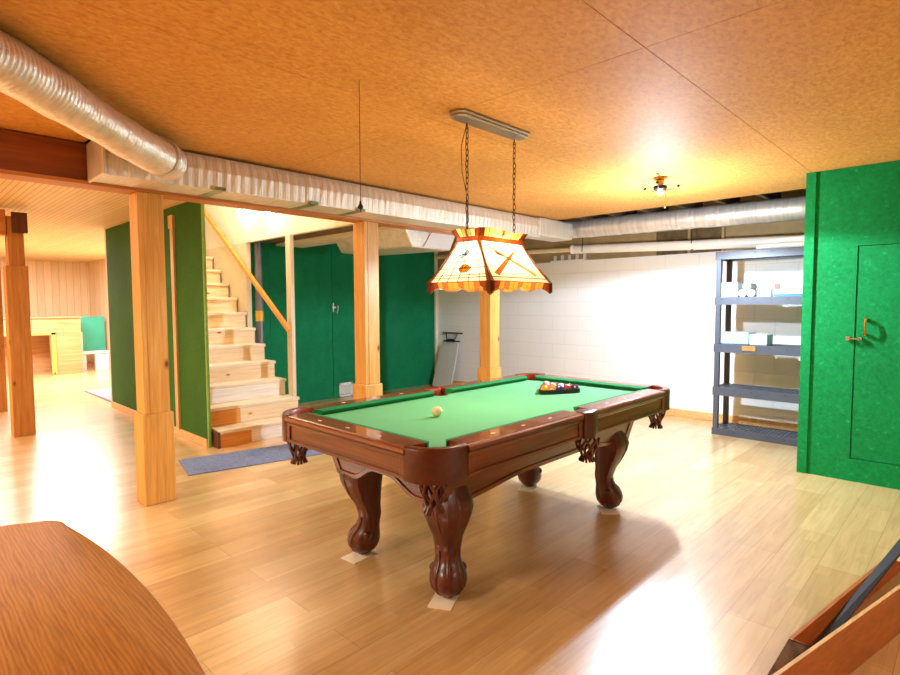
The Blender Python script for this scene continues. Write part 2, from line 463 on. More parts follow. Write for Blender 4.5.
# stair shaft and stair walls
SX0, SX1 = 2.168, 3.22
sw = MB(); sw.box(SX0, SX0+.016, 5.36, 8.5, .0, CZ-.003); 
one(sw, 'wall_stair', [M['carpet_stair']], 'dark green carpeted partition on the left of the stairs', 'wall', kind=struct)
one(MB().box(SX0-.002, SX0+.022, 5.335, 5.36, 0, CZ-.003), 'trim_3', M['carpet_edge'], 'pale green end of the stair partition', 'trim', kind=struct)
one(MB().box(SX0-.016, SX0, 5.36, 8.5, 0, .075), 'baseboard_stair', M['pine_x'], 'orange baseboard along the green stair partition', 'baseboard', kind=struct, bevel=.003)
one(MB().box(SX0+.0162, SX0+.022, 5.361, 8.5, 0, CZ-.003), 'wall_stair_inner', M['drywall'], 'inner face of the partition on the stairs', 'wall', kind=struct)
b = MB(); b.box(SX0-.022, SX0-.001, 6.04, 6.12, .076, 2.2); b.box(SX0-.03, SX0-.001, 6.02, 6.14, 2.17, 2.3)
one(b, 'batten', M['batten'], 'pale vertical wood batten on the dark green partition', 'batten')
up = MB(); up.box(SX1, SX1+.06, 4.71, 8.5, 2.15, 4.2); up.box(SX1, SX1+.06, 4.25, 4.71, 2.36, 4.2); up.box(SX0, SX1+.06, 8.5, 8.56, 0, 4.2); up.box(SX0-.06, SX0, 4.25, 8.6, 2.42, 4.2); up.box(SX0-.06, SX1+.06, 4.19, 4.25, 2.42, 4.2); up.box(SX0-.06, SX1+.06, 4.19, 8.66, 4.2, 4.26)
one(up, 'wall_stairwell', M['plaster'], 'cream upper stairwell wall with two bare bulbs', 'wall', kind=struct)
one(MB().box(SX1-.005, SX1+.06, 4.25, 4.71, 2.15, 2.36), 'trim_4', M['pine_pale'], 'pine header board at the right end of the cream stairwell wall', 'trim', kind=struct)
one(MB().box(SX1, SX1+.06, 6.64, 8.5, 0, 2.15), 'wall_stair_right', M['drywall'], 'beige plywood wall right of the upper steps', 'wall', kind=struct)
# low soffit right of the stairs
one(MB().box(3.29, 3.72, 4.3, YW, 2.19, 2.23), 'trim_5', M['insul'], 'brown paper-faced insulation under the stairwell edge', 'insulation', kind=struct)
one(MB().box(3.72, 4.13, 4.3, YW, 2.16, 2.22), 'trim_6', M['white_paint'], 'white soffit panel in front of the green wall', 'soffit', kind=struct)
one(MB().box(4.13, XW, 4.25, YW, 2.5, 2.53), 'ceiling_alcove', M['hatch'], 'ceiling above the green alcove', 'ceiling', kind=struct)
# far left room
one(MB().box(-3.6, 3.53, 15.4, 15.5, 0, 2.64), 'wall_far', M['plankwall'], 'pale vertical plank wall at the far end of the left room', 'wall', kind=struct)
one(MB().box(3.53, 3.63, 8.5, 15.4, 0, 2.64), 'wall_far_right', M['plankwall_y'], 'plank wall returning beside the teal panel', 'wall', kind=struct)
one(MB().box(3.281, 3.53, 8.5, 8.56, 0, 2.64), 'wall_stair_back', M['plankwall'], 'wall behind the stair shaft', 'wall', kind=struct)
one(MB().box(-3.7, -3.6, -2.6, 15.5, 0, 2.64), 'wall_left', M['plankwall_y'], 'plank wall on the far left', 'wall', kind=struct)
one(MB().box(-3.7, XW+.3, -2.7, -2.6, 0, 2.64), 'wall_front', M['plaster'], 'cream wall behind the viewer', 'wall', kind=struct)

# ------------------------------------------------------------------ beams, posts
bm_ = thing('wooden_beam', 'long dark brown beam under the ceiling carried by three posts', 'beam', (2.5, 4.16, 2.13), kind=struct)
MB().box(-3.6, 5.3, 4.10, 4.22, 2.155, CZ-.004).build('beam_body', M['beam'], bm_, bevel=.004)
MB().box(-3.6, 5.3, 4.075, 4.245, 2.13, 2.155).build('beam_flange', M['beam_edge'], bm_, bevel=.003)
def post(x, y, label, top=2.13, mat=None, w=.165, cw=.2, ch=.63):
    t = thing('support_post', label, 'post', (x+cw/2, y+cw/2, 0), 'square pine posts carrying the ceiling')
    mat = mat or M['pine']
    c = MB(); o = (cw-w)/2
    s_ = MB(); s_.box(x+o, x+o+w, y+o, y+o+w, ch, top-.002); s_.box(x+o+w*.22, x+o+w*.78, y+o-.004, y+o, ch, top-.002)
    s_.build('shaft', mat, t, bevel=.004)
    c.box(x, x+cw, y, y+cw, 0, ch); c.build('collar', mat, t, bevel=.006)
    return t
post(1.213, 4.062, 'tall pine post in the left foreground with boxed foot')
post(3.085, 4.062, 'pine post behind the far left end of the pool table')
post(4.872, 4.062, 'pine post in front of the white block wall, under the hanging lamp')
t = thing('support_post', 'brown post in the left room with a narrower top and dark block', 'post', (1.02, 7.33, 0), 'brown posts in the left room')
MB().box(.932, 1.118, 7.235, 7.42, 0, 1.79).build('sleeve', M['post_mid'], t, bevel=.005)
MB().box(.96, 1.10, 7.26, 7.40, 1.79, 2.3).build('shaft', M['post_mid'], t, bevel=.004)
tag(MB().box(1.0, 1.13, 7.215, 7.27, 2.13, 2.34).build('block', M['post_dark'], t, bevel=.004), 'dark wood block')
t = thing('support_post', 'brown post at the left edge, behind the post with dark block', 'post', (1.05, 9.25, 0), 'brown posts in the left room')
MB().box(.93, 1.13, 9.16, 9.36, 0, 2.1).build('shaft', M['post_mid'], t, bevel=.005)
one(MB().box(-3.6, .955, 7.25, 7.40, 2.10, 2.36), 'trim_7', M['beam_edge'], 'orange beam running left from the brown post', 'beam', kind=struct, bevel=.004)
one(MB().box(-3.6, 1.13, 9.18, 9.34, 2.1, 2.38), 'trim_8', M['beam_edge'], 'second orange beam in the left room', 'beam', kind=struct, bevel=.004)

# ------------------------------------------------------------------ stairs
st = thing('staircase', 'pale pine staircase rising between green walls', 'staircase', (2.7, 5.2, 0))
R_, T_, z0, y0 = .1865, .2335, .165, 5.22
rm = ['pine_orange', 'pine_orange', 'pine_white', 'pine_pale', 'pine_pale', 'pine_pale', 'pine_x', 'pine_x', 'pine_x', 'pine_orange', 'pine_orange']
for k in range(11):
    yk = y0+T_*k; zt = z0+R_*k; xr = 3.225 if k < 2 else 3.2
    xl = SX0+.0225
    if k == 0: xl = 2.234
    zb = 0 if k == 0 else zt-R_
    r = MB()
    ma = [M[rm[k]], M['pine_pale'], M['pine_white']]
    xm = xl+(.32 if k == 0 else .2+.5*random.random())
    r.box(xl, xm, yk+.022, yk+.042, zb, zt-.032, 0)
    r.box(xm, xr-.006, yk+.022, yk+.042, zb, zt-.032, 2 if k in (0, 2) else 1)
    r.build('riser', ma, st)
    MB().box(xl, xr, yk, yk+T_+.022, zt-.032, zt).build('tread', M['pine_tread'], st, bevel=.004)
sg = MB()
for k in range(11):
    yk = y0+T_*k; zt = z0+R_*k
    sg.box(3.14, 3.185, yk+.044, y0+T_*11, max(0, zt-R_-.03), zt-.033)
sg.build('stringer', M['pine_pale'], st)
tag(MB().box(2.205, 2.232, 5.225, 5.33, .0, .15).build('stringer_end', M['post_dark'], st), 'dark end of the left stringer')
t = one(MB().box(3.19, 3.235, 5.53, 5.63, z0+R_, 2.15), 'stud', M['stud_white'], 'whitish upright stud standing on the second stair tread', 'stud', (3.21, 5.58, z0+R_), bevel=.003)
h = thing('handrail', 'diagonal wooden handrail from the whitish stud up the stairs', 'handrail', (3.15, 5.6, 1.15))
MB().hexa([(3.14, 5.52, 1.05), (3.185, 5.52, 1.05), (3.185, 7.95, 2.78), (3.14, 7.95, 2.78)], [(3.14, 5.52, 1.11), (3.185, 5.52, 1.11), (3.185, 7.95, 2.84), (3.14, 7.95, 2.84)]).build('rail', M['pine_orange'], h, bevel=.006)
MB().box(3.18, 3.221, 7.2, 7.25, 2.22, 2.30).build('bracket', M['pine_orange'], h)
lc = thing('steel_column', 'grey steel column behind the stair handrail', 'column', (3.37, 6.6, 0))
MB().lathe([(.048, 0.01), (.048, 2.185)], (3.37, 6.62, 0)).build('pipe', M['steel'], lc, smooth=True)
tag(MB().lathe([(.05, 1.17), (.05, 1.3)], (3.37, 6.62, 0)).build('tape_band', M['yellow'], lc, smooth=True), 'yellow tape band')
MB().lathe([(.09, 0), (.09, .01)], (3.37, 6.62, 0), 4).build('base_plate', M['steel'], lc)
# bare bulbs on the stairwell wall
for (yy, zz, lab) in ((6.6, 2.50, 'glowing bare bulb on the cream stairwell wall, farther up the stairs'), (5.9, 2.395, 'glowing bare bulb on the cream stairwell wall, nearer the whitish stud')):
    t = thing('wall_bulb', lab, 'light bulb', (SX1, yy, zz), 'bare bulbs in the stairwell')
    a = [(.035, 0), (.035, .02), (.02, .025), (.02, .05)]
    rings = [[(SX1-z, yy+r*math.cos(2*PI*k/16), zz+r*math.sin(2*PI*k/16)) for k in range(16)] for r, z in a]
    MB().loft(rings).build('socket', M['white_plastic'], t, smooth=True)
    MB().sphere((SX1-.085, yy, zz), .04).build('bulb', M['bulb_stair'], t, smooth=True)

# wall vent
vt = thing('wall_vent', 'white louvred vent low on the green back wall', 'vent', (4.81, YW, .1))
vf = MB(); x0, x1, a0, a1 = 4.69, 4.93, .01, .215
for bx in ((x0, x1, a0, a0+.025), (x0, x1, a1-.025, a1), (x0, x0+.025, a0, a1), (x1-.025, x1, a0, a1)): vf.box(bx[0], bx[1], YW-.012, YW, bx[2], bx[3])
vf.build('frame', M['white_plastic'], vt)
vs = MB()
for k in range(9):
    z = .045+.0165*k; vs.hexa([(x0+.025, YW-.01, z), (x1-.025, YW-.01, z), (x1-.025, YW-.002, z+.008), (x0+.025, YW-.002, z+.008)], [(x0+.025, YW-.01, z+.003), (x1-.025, YW-.01, z+.003), (x1-.025, YW-.002, z+.011), (x0+.025, YW-.002, z+.011)])
vs.build('grille', M['white_plastic'], vt)

# ------------------------------------------------------------------ ducts
dt = thing('air_duct', 'long foil-wrapped rectangular duct under the ceiling beside the beam', 'duct', (3.2, 3.9, 2.15))
DB = 2.15
db = MB(); 
X = [.97+.032*k for k in range(140)]
rings = []
rr = random.Random(3)
for k, x in enumerate(X):
    j = lambda a: rr.uniform(-a, a)
    b = .0025 if k % 2 else -.0015
    rings.append([(x, 3.775-b+j(.002), DB+j(.002)), (x, 3.765-b*1.5+j(.0025), DB+.12+j(.004)), (x, 3.785-b+j(.002), 2.345+j(.003)), (x, 3.80, 2.375), (x, 4.065, 2.375), (x, 4.065, DB+j(.002))])
db.loft(rings)
db.build('duct_body', M['foil_x'], dt)
for x in (1.62, 2.35, 2.8):
    tp = MB(); tp.box(x, x+.07, 3.755, 4.066, DB-.003, DB+.001); tp.box(x, x+.07, 3.752, 3.76, DB, DB+.02)
    tp.build('tape_strip', M['foil_tape'], dt)
MB().box(.95, .972, 3.73, 4.07, DB-.01, 2.38).build('end_cap', M['foil_x'], dt, bevel=.01)
MB().hexa([(3.86, 4.26, 1.96), (4.42, 4.26, 1.96), (4.52, 5.7, 2.0), (3.98, 5.7, 2.0)], [(3.62, 4.26, 2.38), (4.62, 4.26, 2.38), (4.72, 5.7, 2.38), (3.74, 5.7, 2.38)]).build('branch', M['foil_flex'], dt, bevel=.02)
MB().hexa([(4.0, 4.246, 1.975), (4.40, 4.246, 1.975), (4.40, 4.258, 1.975), (4.0, 4.258, 1.975)], [(4.3, 4.246, 2.38), (4.62, 4.246, 2.38), (4.62, 4.258, 2.38), (4.3, 4.258, 2.38)]).build('branch_panel', M['white_box'], dt)
# flexible round duct
fl = thing('flexible_duct', 'thick round ribbed foil duct hanging from the ceiling at upper left', 'duct', (.4, 2.7, 2.26))
pts = []; rad = []
P0, P1 = V((-.75, 1.5, 2.285)), V((1.31, 3.70, 2.27))
for k in range(601):
    u = k/600; p = P0.lerp(P1, u); p.z += -.012*math.sin(u*9); pts.append(p); rad.append(.098+.0035*math.sin(k*2*PI/5)+.002*math.sin(u*71)+.004*math.sin(u*23)+(.012*(u-.9)*10 if u > .9 else 0))
MB().tube(pts, rad, 28).build('duct_body', M['foil_flex'], fl, smooth=True, angle=60)
cl = MB(); cl.tube([P0.lerp(P1, .955), P0.lerp(P1, .965)], .118, 24, caps=True); cl.build('collar', M['foil_flex'], fl, smooth=True)
# duct along the white wall
rd = thing('wall_duct', 'round foil-wrapped duct along the top of the white wall', 'duct', (6.35, 3, 2.36))
pts = [(6.0, 4.02, 2.30), (6.24, 3.98, 2.325)] + [(6.33, 3.9-.06*k, 2.335-.0008*k) for k in range(1, 44)] + [(6.36, 1.2, 2.30), (6.42, 1.12, 2.27)]
rad = [.10, .115] + [.115+rr.uniform(-.004, .004) for _ in range(43)] + [.11, .09]
MB().tube(pts, rad, 26).build('duct_body', M['foil_y'], rd, smooth=True, angle=70)
fd = MB(); fd.box(5.40, 6.12, 3.76, 4.06, 2.17, 2.385); fd.build('plenum', M['foil_x'], rd, bevel=.02)
pp = thing('white_pipe', 'white plastic pipe running below the foil duct on the white wall', 'pipe', (6.5, 3, 2.05))
MB().tube([(6.52, 4.0, 2.10), (6.5, 2.4, 2.035), (6.46, 1.1, 1.99)], .055, 20).build('pipe', M['white_plastic'], pp, smooth=True)
MB().tube([(6.52, 6.6, 2.16), (6.52, 4.0, 2.10)], .032, 14).build('thin_pipe', M['cream_pull'], pp, smooth=True)
for (y, z) in ((2.42, 2.036), (4.0, 2.10)): MB().tube([(6.51, y-.012, z), (6.51, y+.012, z)], .061, 20).build('coupling', M['white_plastic'] if y > 3 else M['steel'], pp, smooth=True)
for y in (2.42, 3.82): MB().tube([(6.443, y, 2.05), (6.46, y, 2.25), (6.48, y, 2.6)], .005, 6).build('hanger', M['black'], pp)
vb = thing('duct_bracket', 'small white slotted bracket on the rim of the white wall', 'bracket', (XW+.05, 4.2, 1.97))
v = MB(); v.box(XW+.0, XW+.099, 3.95, 4.5, 1.966, 1.985)
for k in range(5): v.box(XW+.05, XW+.099, 3.98+.12*k, 4.0+.12*k, 1.985, 2.06)
v.build('slotted_tray', M['white_plastic'], vb)

# ------------------------------------------------------------------ pool table
TX0, TX1, TY0, TY1 = 1.44, 3.80, 1.49, 2.75          # outer rail edges
IX0, IX1, IY0, IY1 = 1.565, 3.675, 1.61, 2.635       # wood / cloth line
TCX, TCY = (TX0+TX1)/2, (TY0+TY1)/2
RT, RB, AB, BED = .797, .772, .662, .762
pt = thing('pool_table', 'mahogany pool table with green cloth, carved legs and net pockets', 'pool table', (TCX, TCY, 0))
CR = .105                                             # pocket mouth at the corners
def bed_outline():
    P = []
    r = .085; s = .062
    P += [(IX0+r*2, IY0)]
    P += [(TCX-s, IY0)] + arc(TCX, IY0, s, PI, 0, 8)[1:-1] + [(TCX+s, IY0)]
    P += [(IX1-r*1.2, IY0)] + arc(IX1, IY0, r, PI, PI/2, 8)[1:-1] + [(IX1, IY0+r*1.2)]
    P += [(IX1, IY1-r*1.2)] + arc(IX1, IY1, r, -PI/2, -PI, 8)[1:-1] + [(IX1-r*1.2, IY1)]
    P += [(TCX+s, IY1)] + arc(TCX, IY1, s, 0, -PI, 8)[1:-1] + [(TCX-s, IY1)]
    P += [(IX0+r*1.2, IY1)] + arc(IX0, IY1, r, 0, -PI/2, 8)[1:-1] + [(IX0, IY1-r*1.2)]
    P += [(IX0, IY0+r*1.2)] + arc(IX0, IY0, r, PI/2, 0, 8)[1:-1] + [(IX0+r*1.2, IY0)]
    return P[1:]
MB().prism(bed_outline(), 'Z', BED-.03, BED).build('playing_surface', M['cloth'], pt)
def rail(axis, a, b, o, i, sgn):
    """a..b along the axis; o outer coordinate, i wood/cloth line; sgn = direction from outside to inside"""
    mx = M['rail'] if axis == 'X' else M['rail_y']; mm = M['mahog'] if axis == 'X' else M['mahog_y']
    m = MB()
    m.prism([(o, RB), (o, RT-.008), (o+sgn*.008, RT-.002), (o+sgn*.02, RT), (i, RT), (i, BED-.03), (o+sgn*.02, BED-.03)], axis, a, b, 0)
    L = b-a
    for k in (1, 2, 3):                               # inlaid ivory sights
        c = a+L*k/4; mid = o+sgn*.062
        if axis == 'X': m.prism([(c-.018, mid), (c, mid-.008), (c+.018, mid), (c, mid+.008)], 'Z', RT, RT+.0008, 1)
        else: m.prism([(mid-.008, c), (mid, c-.018), (mid+.008, c), (mid, c+.018)], 'Z', RT, RT+.0008, 1)
    r_ = m.build('rail', [mx, M['ivory']], pt)
    e = MB(); e.prism([(o-sgn*.001, RB-.006), (o-sgn*.001, RB+.001), (o+sgn*.02, RB+.001), (o+sgn*.02, RB-.006)], axis, a, b); e.build('trim_line', M['line_dark'], r_)
    ap = MB(); f = o+sgn*.014
    ap.prism([(f, AB), (f, RB-.006), (f+sgn*.03, RB-.006), (f+sgn*.03, AB)], axis, a, b, 0)
    # raised frame round a sunk panel
    w_ = .017
    for (p, q, z1_, z2_) in ((a, b, AB, AB+w_), (a, b, RB-.006-w_, RB-.006), (a, a+w_*2, AB+w_, RB-.006-w_), (b-w_*2, b, AB+w_, RB-.006-w_)):
        ap.prism([(f-sgn*.008, z1_), (f-sgn*.008, z2_), (f, z2_), (f, z1_)], axis, p, q, 0)
    ap.build('apron', mm, r_, bevel=.003)
    cu = MB()
    nose = i+sgn*.046
    cs = [(i, BED-.01), (i, RT-.001), (i+sgn*.02, RT-.002), (nose, BED+.026), (nose-sgn*.002, BED+.02), (i+sgn*.026, BED+.0005)]
    cut = .04
    if axis == 'X': ring = lambda t, d: [(t+d*cut*abs(u-i)/.046, u, z) for u, z in cs]
    else: ring = lambda t, d: [(u, t+d*cut*abs(u-i)/.046, z) for u, z in cs]
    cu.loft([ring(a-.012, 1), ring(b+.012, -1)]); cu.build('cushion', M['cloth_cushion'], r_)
    return r_
for (o, i, sgn) in ((TY0, IY0, 1), (TY1, IY1, -1)):
    rail('X', TX0+.215, TCX-.068, o, i, sgn); rail('X', TCX+.068, TX1-.215, o, i, sgn)
for (o, i, sgn) in ((TX0, IX0, 1), (TX1, IX1, -1)):
    rail('Y', TY0+.165, TY1-.165, o, i, sgn)
# pockets: leather shield, dark throat, hanging net
def net(mb, cx, cy, ztop, zbot, r0, r1, mi=0):
    n = 7; H = ztop-zbot
    prof = [(0, 1.0), (.35, .86), (.62, .55), (.78, .46), (1.0, .62)]
    def rad_(u):
        for (u0, a), (u1, b) in zip(prof, prof[1:]):
            if u <= u1: return r0*(a+(b-a)*(u-u0)/(u1-u0))
        return r0*.6
    for k in range(n):
        for s_ in (1, -1):
            pts = []
            for q in range(9):
                u = .78*q/8; a = 2*PI*k/n+s_*u*1.35
                pts.append((cx+rad_(u)*math.cos(a), cy+rad_(u)*math.sin(a), ztop-u*H))
            mb.tube(pts, .0065, 6, mi)
    mb.lathe([(r0*.45, -.74*H), (r0*.52, -.80*H), (r0*.45, -.84*H)], (cx, cy, ztop), 14, mi)
    for k in range(14):
        a = 2*PI*k/14
        mb.tube([(cx+r0*.45*math.cos(a), cy+r0*.45*math.sin(a), ztop-.8*H), (cx+r0*.68*math.cos(a), cy+r0*.68*math.sin(a), zbot+rr.uniform(0, .006))], .007, 5, mi)
def corner_pocket(sx, sy):
    cx = TX0 if sx < 0 else TX1; cy = TY0 if sy < 0 else TY1
    R0 = .17
    ax, ay = cx-sx*.215, cy-sy*.165                    # where the shield meets the rails
    qx, qy = cx-sx*R0, cy-sy*R0
    # outline from the short-side rail round the corner to the long-side rail
    outer = [(cx-sx*.010, ay)]
    for k in range(13):
        a = PI/2*k/12
        outer.append((qx+sx*(R0-.004)*math.cos(a), qy+sy*(R0-.004)*math.sin(a)))
    outer.append((ax, cy-sy*.010))
    inn = [(cx-sx*.10, ay)]
    for k in range(13):
        a = PI/2*k/12
        inn.append((qx+sx*(R0-.08)*math.cos(a), qy+sy*(R0-.08)*math.sin(a)))
    inn.append((ax, cy-sy*.10))
    n = len(outer)
    p = MB()
    prof = [(0, AB-.012), (.3, AB-.02), (0, AB+.02)]
    rings = []
    for k in range(n):
        (ox, oy), (ix, iy) = outer[k], inn[k]
        e = 1 - abs(k-(n-1)/2)/((n-1)/2)               # 1 in the middle, 0 at the ends
        drop = .006*math.sin(PI*min(1, e*1.2)/2)
        L = lambda t: (ox+(ix-ox)*t, oy+(iy-oy)*t)
        rings.append([L(0)+(AB-drop,), L(.0)+(RT-.006,), L(.05)+(RT+.001,), L(.16)+(RT+.004,), L(.55)+(RT+.001,), L(.62)+(RT-.01,), L(.62)+(BED-.045,), L(.5)+(AB-drop*.5,)])
    p.loft(rings)
    for q in range(len(rings)-1): p.mi[q*8+5] = 1; p.mi[q*8+4] = 1
    pk = p.build('pocket', [M['leather'], M['leather_red']], pt, smooth=True, angle=50)
    th = MB(); hx, hy = cx-sx*.125, cy-sy*.125
    th.lathe([(.092, BED-.006), (.08, AB+.02), (.05, AB)], (hx, hy, 0), 20, 0, False); th.lathe([(.05, AB), (.001, AB-.001)], (hx, hy, 0), 20, 0, False)
    tag(th.build('pocket_throat', M['leather_red'], pk, smooth=True), 'red-brown leather throat')
    m = MB(); net(m, cx-sx*.112, cy-sy*.108, AB+.004, .515, .062, .04)
    m.build('pocket_net', M['leather'], pk, smooth=True)
for sx in (-1, 1):
    for sy in (-1, 1): corner_pocket(sx, sy)
for sy in (-1, 1):
    cy = TY0 if sy < 0 else TY1
    rings = []
    for k in range(9):
        u = -1+2*k/8; x = TCX+.067*u; bul = .012*(1-u*u)+.004
        drop = .006*(1-u*u)
        f = cy+sy*bul
        inner = cy-sy*(.07+.025*(1-u*u))
        rings.append([(x, f, AB-drop), (x, f, RT-.006), (x, f-sy*.006, RT+.001), (x, f-sy*.02, RT+.004), (x, inner+sy*.02, RT+.001), (x, inner, RT-.008), (x, inner, BED-.045), (x, f-sy*.04, AB-drop)])
    sp_ = MB().loft(rings)
    for q in range(len(rings)-1): sp_.mi[q*8+5] = 1; sp_.mi[q*8+4] = 1
    pk = sp_.build('pocket', [M['leather'], M['leather_red']], pt, smooth=True, angle=50)
    th = MB(); hy = cy-sy*.10
    th.lathe([(.066, BED-.008), (.06, AB+.02), (.04, AB)], (TCX, hy, 0), 18, 0, False); th.lathe([(.04, AB), (.001, AB-.001)], (TCX, hy, 0), 18, 0, False)
    tag(th.build('pocket_throat', M['leather_red'], pk, smooth=True), 'red-brown leather throat')
    m = MB(); net(m, TCX, cy-sy*.02, AB-.01, .525, .062, .04); m.build('pocket_net', M['leather'], pk, smooth=True)
# cabinet: four tapered panels with an arched lower edge
CXh, CYh = .95, .45
def cab_panel(axis, sgn):
    half = CXh if axis == 'X' else CYh; off = CYh if axis == 'X' else CXh
    m = MB(); N = 40; outer = []; inner = []
    def zb(u):
        e = abs(u)
        lo, hi = (.452, .492) if axis == 'X' else (.455, .535)
        if axis == 'X': s_ = max(0, (e-.3)/.55)
        else: s_ = max(0, (e-.12)/.5)
        s_ = min(1, s_); s_ = s_*s_*(3-2*s_)
        return hi+(lo-hi)*s_
    def P(u, z, dep):
        f = (AB-z)/(AB-.47)                            # taper inwards going down
        t = (half-.055*f)*u; w = off-.035*f-dep
        return (TCX+t, TCY+sgn*w, z) if axis == 'X' else (TCX+sgn*w, TCY+t, z)
    rings = []
    for k in range(N+1):
        u = -1+2*k/N; z = zb(u)
        rings.append([P(u, AB, 0), P(u, AB-.018, 0), P(u, AB-.022, .007), P(u, z+.026, .007), P(u, z+.022, 0), P(u, z, 0), P(u, z, .03), P(u, AB, .03)])
    m.loft(rings)
    for s_ in (-1, 1):                                 # end stiles
        a, b = (.94, 1.0) if axis == 'X' else (.9, 1.0)
        m.hexa([P(s_*a, .455, .012), P(s_*b, .455, .012), P(s_*b, .455, 0), P(s_*a, .455, 0)], [P(s_*a, AB, .012), P(s_*b, AB, .012), P(s_*b, AB, 0), P(s_*a, AB, 0)])
    m.build('cabinet_panel', M['mahog'] if axis == 'X' else M['mahog_y'], pt)
for s_ in (-1, 1): cab_panel('X', s_); cab_panel('Y', s_)
MB().box(TCX-CXh+.1, TCX+CXh-.1, TCY-CYh+.08, TCY+CYh-.08, .58, BED-.035).build('slate_bed', M['dark'], pt)
def leg(lx, ly, sx, sy):
    o = V((sx, sy, 0)).normalized()
    prof = [(.60, .08, -.03), (.53, .092, -.012), (.48, .108, .006), (.445, .116, .012), (.40, .108, .010), (.34, .090, -.004), (.28, .069, -.022), (.225, .061, -.034), (.185, .057, -.030), (.16, .062, -.022), (.14, .072, -.012), (.115, .082, -.003), (.085, .086, .002), (.055, .080, .004), (.03, .062, .004), (.012, .038, .002)]
    def pf(z):
        for (za, ha, oa), (zb2, hb, ob) in zip(prof, prof[1:]):
            if zb2 <= z <= za:
                t_ = (z-zb2)/(za-zb2); return hb+(ha-hb)*t_, ob+(oa-ob)*t_
        return prof[-1][1:]
    rings = []
    for z, hw, off in prof:
        ring = []
        for k in range(24):
            a = 2*PI*k/24
            p = 4.5 if z > .2 else 2.4
            q = (abs(math.cos(a))**p+abs(math.sin(a))**p)**(-1/p)
            s_ = .86 if z > .2 else 1.0
            ring.append((lx+o.x*off+hw*s_*q*math.cos(a), ly+o.y*off+hw*s_*q*math.sin(a), z))
        rings.append(ring)
    l = MB().loft(rings).build('leg', M['mahog_z'], pt, smooth=True, angle=32)
    c = MB(); cx, cy = lx+o.x*.0, ly+o.y*.0
    for k in range(3):                                 # claw toes lying on the ball
        a = math.atan2(sy, sx)+(k-1)*.8
        d = V((math.cos(a), math.sin(a), 0)); pts = []; rd_ = []
        for z, w_ in ((.215, .004), (.19, .009), (.16, .013), (.13, .014), (.10, .013), (.07, .012), (.04, .009), (.02, .005)):
            h_, o2 = pf(z); q_ = h_-w_*.45
            pts.append((lx+o.x*o2+d.x*q_, ly+o.y*o2+d.y*q_, z)); rd_.append(w_)
        c.tube(pts, rd_, 10)
    for sg_ in (-1, 1):                                # scroll volutes on the ankle
        a = math.atan2(sy, sx)+sg_*1.9; d = V((math.cos(a), math.sin(a), 0))
        c.sphere((cx+d.x*.066-o.x*.004, cy+d.y*.066-o.y*.004, .125), .027, 14, 10)
    c.build('claw_foot', M['mahog_z'], l, smooth=True)
    kn = MB()                                          # carved knee ridge
    for sg_ in (-1, 0, 1):
        a = math.atan2(sy, sx)+sg_*.5; d = V((math.cos(a), math.sin(a), 0))
        kn.tube([(lx+d.x*(q_), ly+d.y*(q_), z_) for q_, z_ in ((.094, .49), (.106, .45), (.103, .41), (.086, .36), (.062, .31))], [.004, .009, .009, .006, .002], 8)
    kn.build('knee_carving', M['mahog_z'], l, smooth=True)
    f = MB(); f.lathe([(.03, 0.004), (.03, .018)], (lx+o.x*.002, ly+o.y*.002, 0), 14); tag(f.build('leveller', M['black'], l), 'black levelling foot')
LX, LY = .775, .325; LDX, LDY = -.034, -.026
legs = ((-1, -1, 'near corner leg, closest to the viewer'), (-1, 1, 'leg nearest the blue mat'), (1, -1, 'leg nearest the green closet'), (1, 1, 'far leg, half hidden by the table'))
for sx, sy, lab in legs:
    leg(TCX+sx*LX+LDX, TCY+sy*LY+LDY, sx, sy)
for (sx, sy, lab), a in zip(legs, (.5, .1, .7, .35)):
    lx, ly = TCX+sx*LX+LDX-.035, TCY+sy*LY+LDY-.01
    one(MB().box(lx-.09, lx+.07, ly-.055, ly+.055, 0.0005, .004, rot=(a, (lx, ly, 0))), 'paper_shim', M['paper'], 'folded paper shim under the pool table '+lab, 'paper', (lx, ly, 0), 'paper shims under the table legs')

# balls and rack
br_ = .0286
def ball(p, hexc, stripe, label, group, R):
    n = 'ball_'+hexc.lstrip('#')
    if n not in M: M[n] = plain(n, hexc, .12, var=.02, coat=.5)
    mats = [M[n], M['ivory']]
    f = (lambda q: 0 if 4 <= q <= 9 else 1) if stripe else (lambda q: 1 if q == 0 else 0)
    return tag(MB().sphere(p, br_, 24, 14, 0, f, R).build('pool_ball', mats, None, p, smooth=True, angle=180), label, 'ball', group)
cue = V((2.085, 2.115, BED+br_+.0003))
o = MB().sphere(cue, br_, 24, 14).build('cue_ball', plain('cue_ball_ivory', '#efdfae', .15, var=.03, coat=.5), None, cue, smooth=True, angle=180)
tag(o, 'cream cue ball lying alone on the green cloth', 'ball')
ra = math.radians(-29); rdir = V((math.cos(ra), math.sin(ra), 0)); rn = V((-rdir.y, rdir.x, 0))
rp0 = V((3.069, 2.111, BED))+rn*.0385+rdir*.037
spec = [('#e0a21c', 0, 'solid yellow'), ('#e08a2c', 1, 'orange striped'), ('#2a3a9c', 0, 'solid blue'), ('#b8302a', 1, 'red striped'), ('#5a2468', 0, 'solid purple'),
        ('#d8604c', 0, 'solid orange-red'), ('#7a2a24', 1, 'maroon striped'), ('#2f8a5a', 1, 'green striped'), ('#151515', 0, 'solid black'),
        ('#c23a30', 0, 'solid red'), ('#e8b83a', 1, 'yellow striped'), ('#1f6a3c', 0, 'solid green'), ('#3a4cae', 1, 'blue striped'), ('#5e2420', 0, 'solid maroon'), ('#6a3a86', 1, 'purple striped')]
k = 0
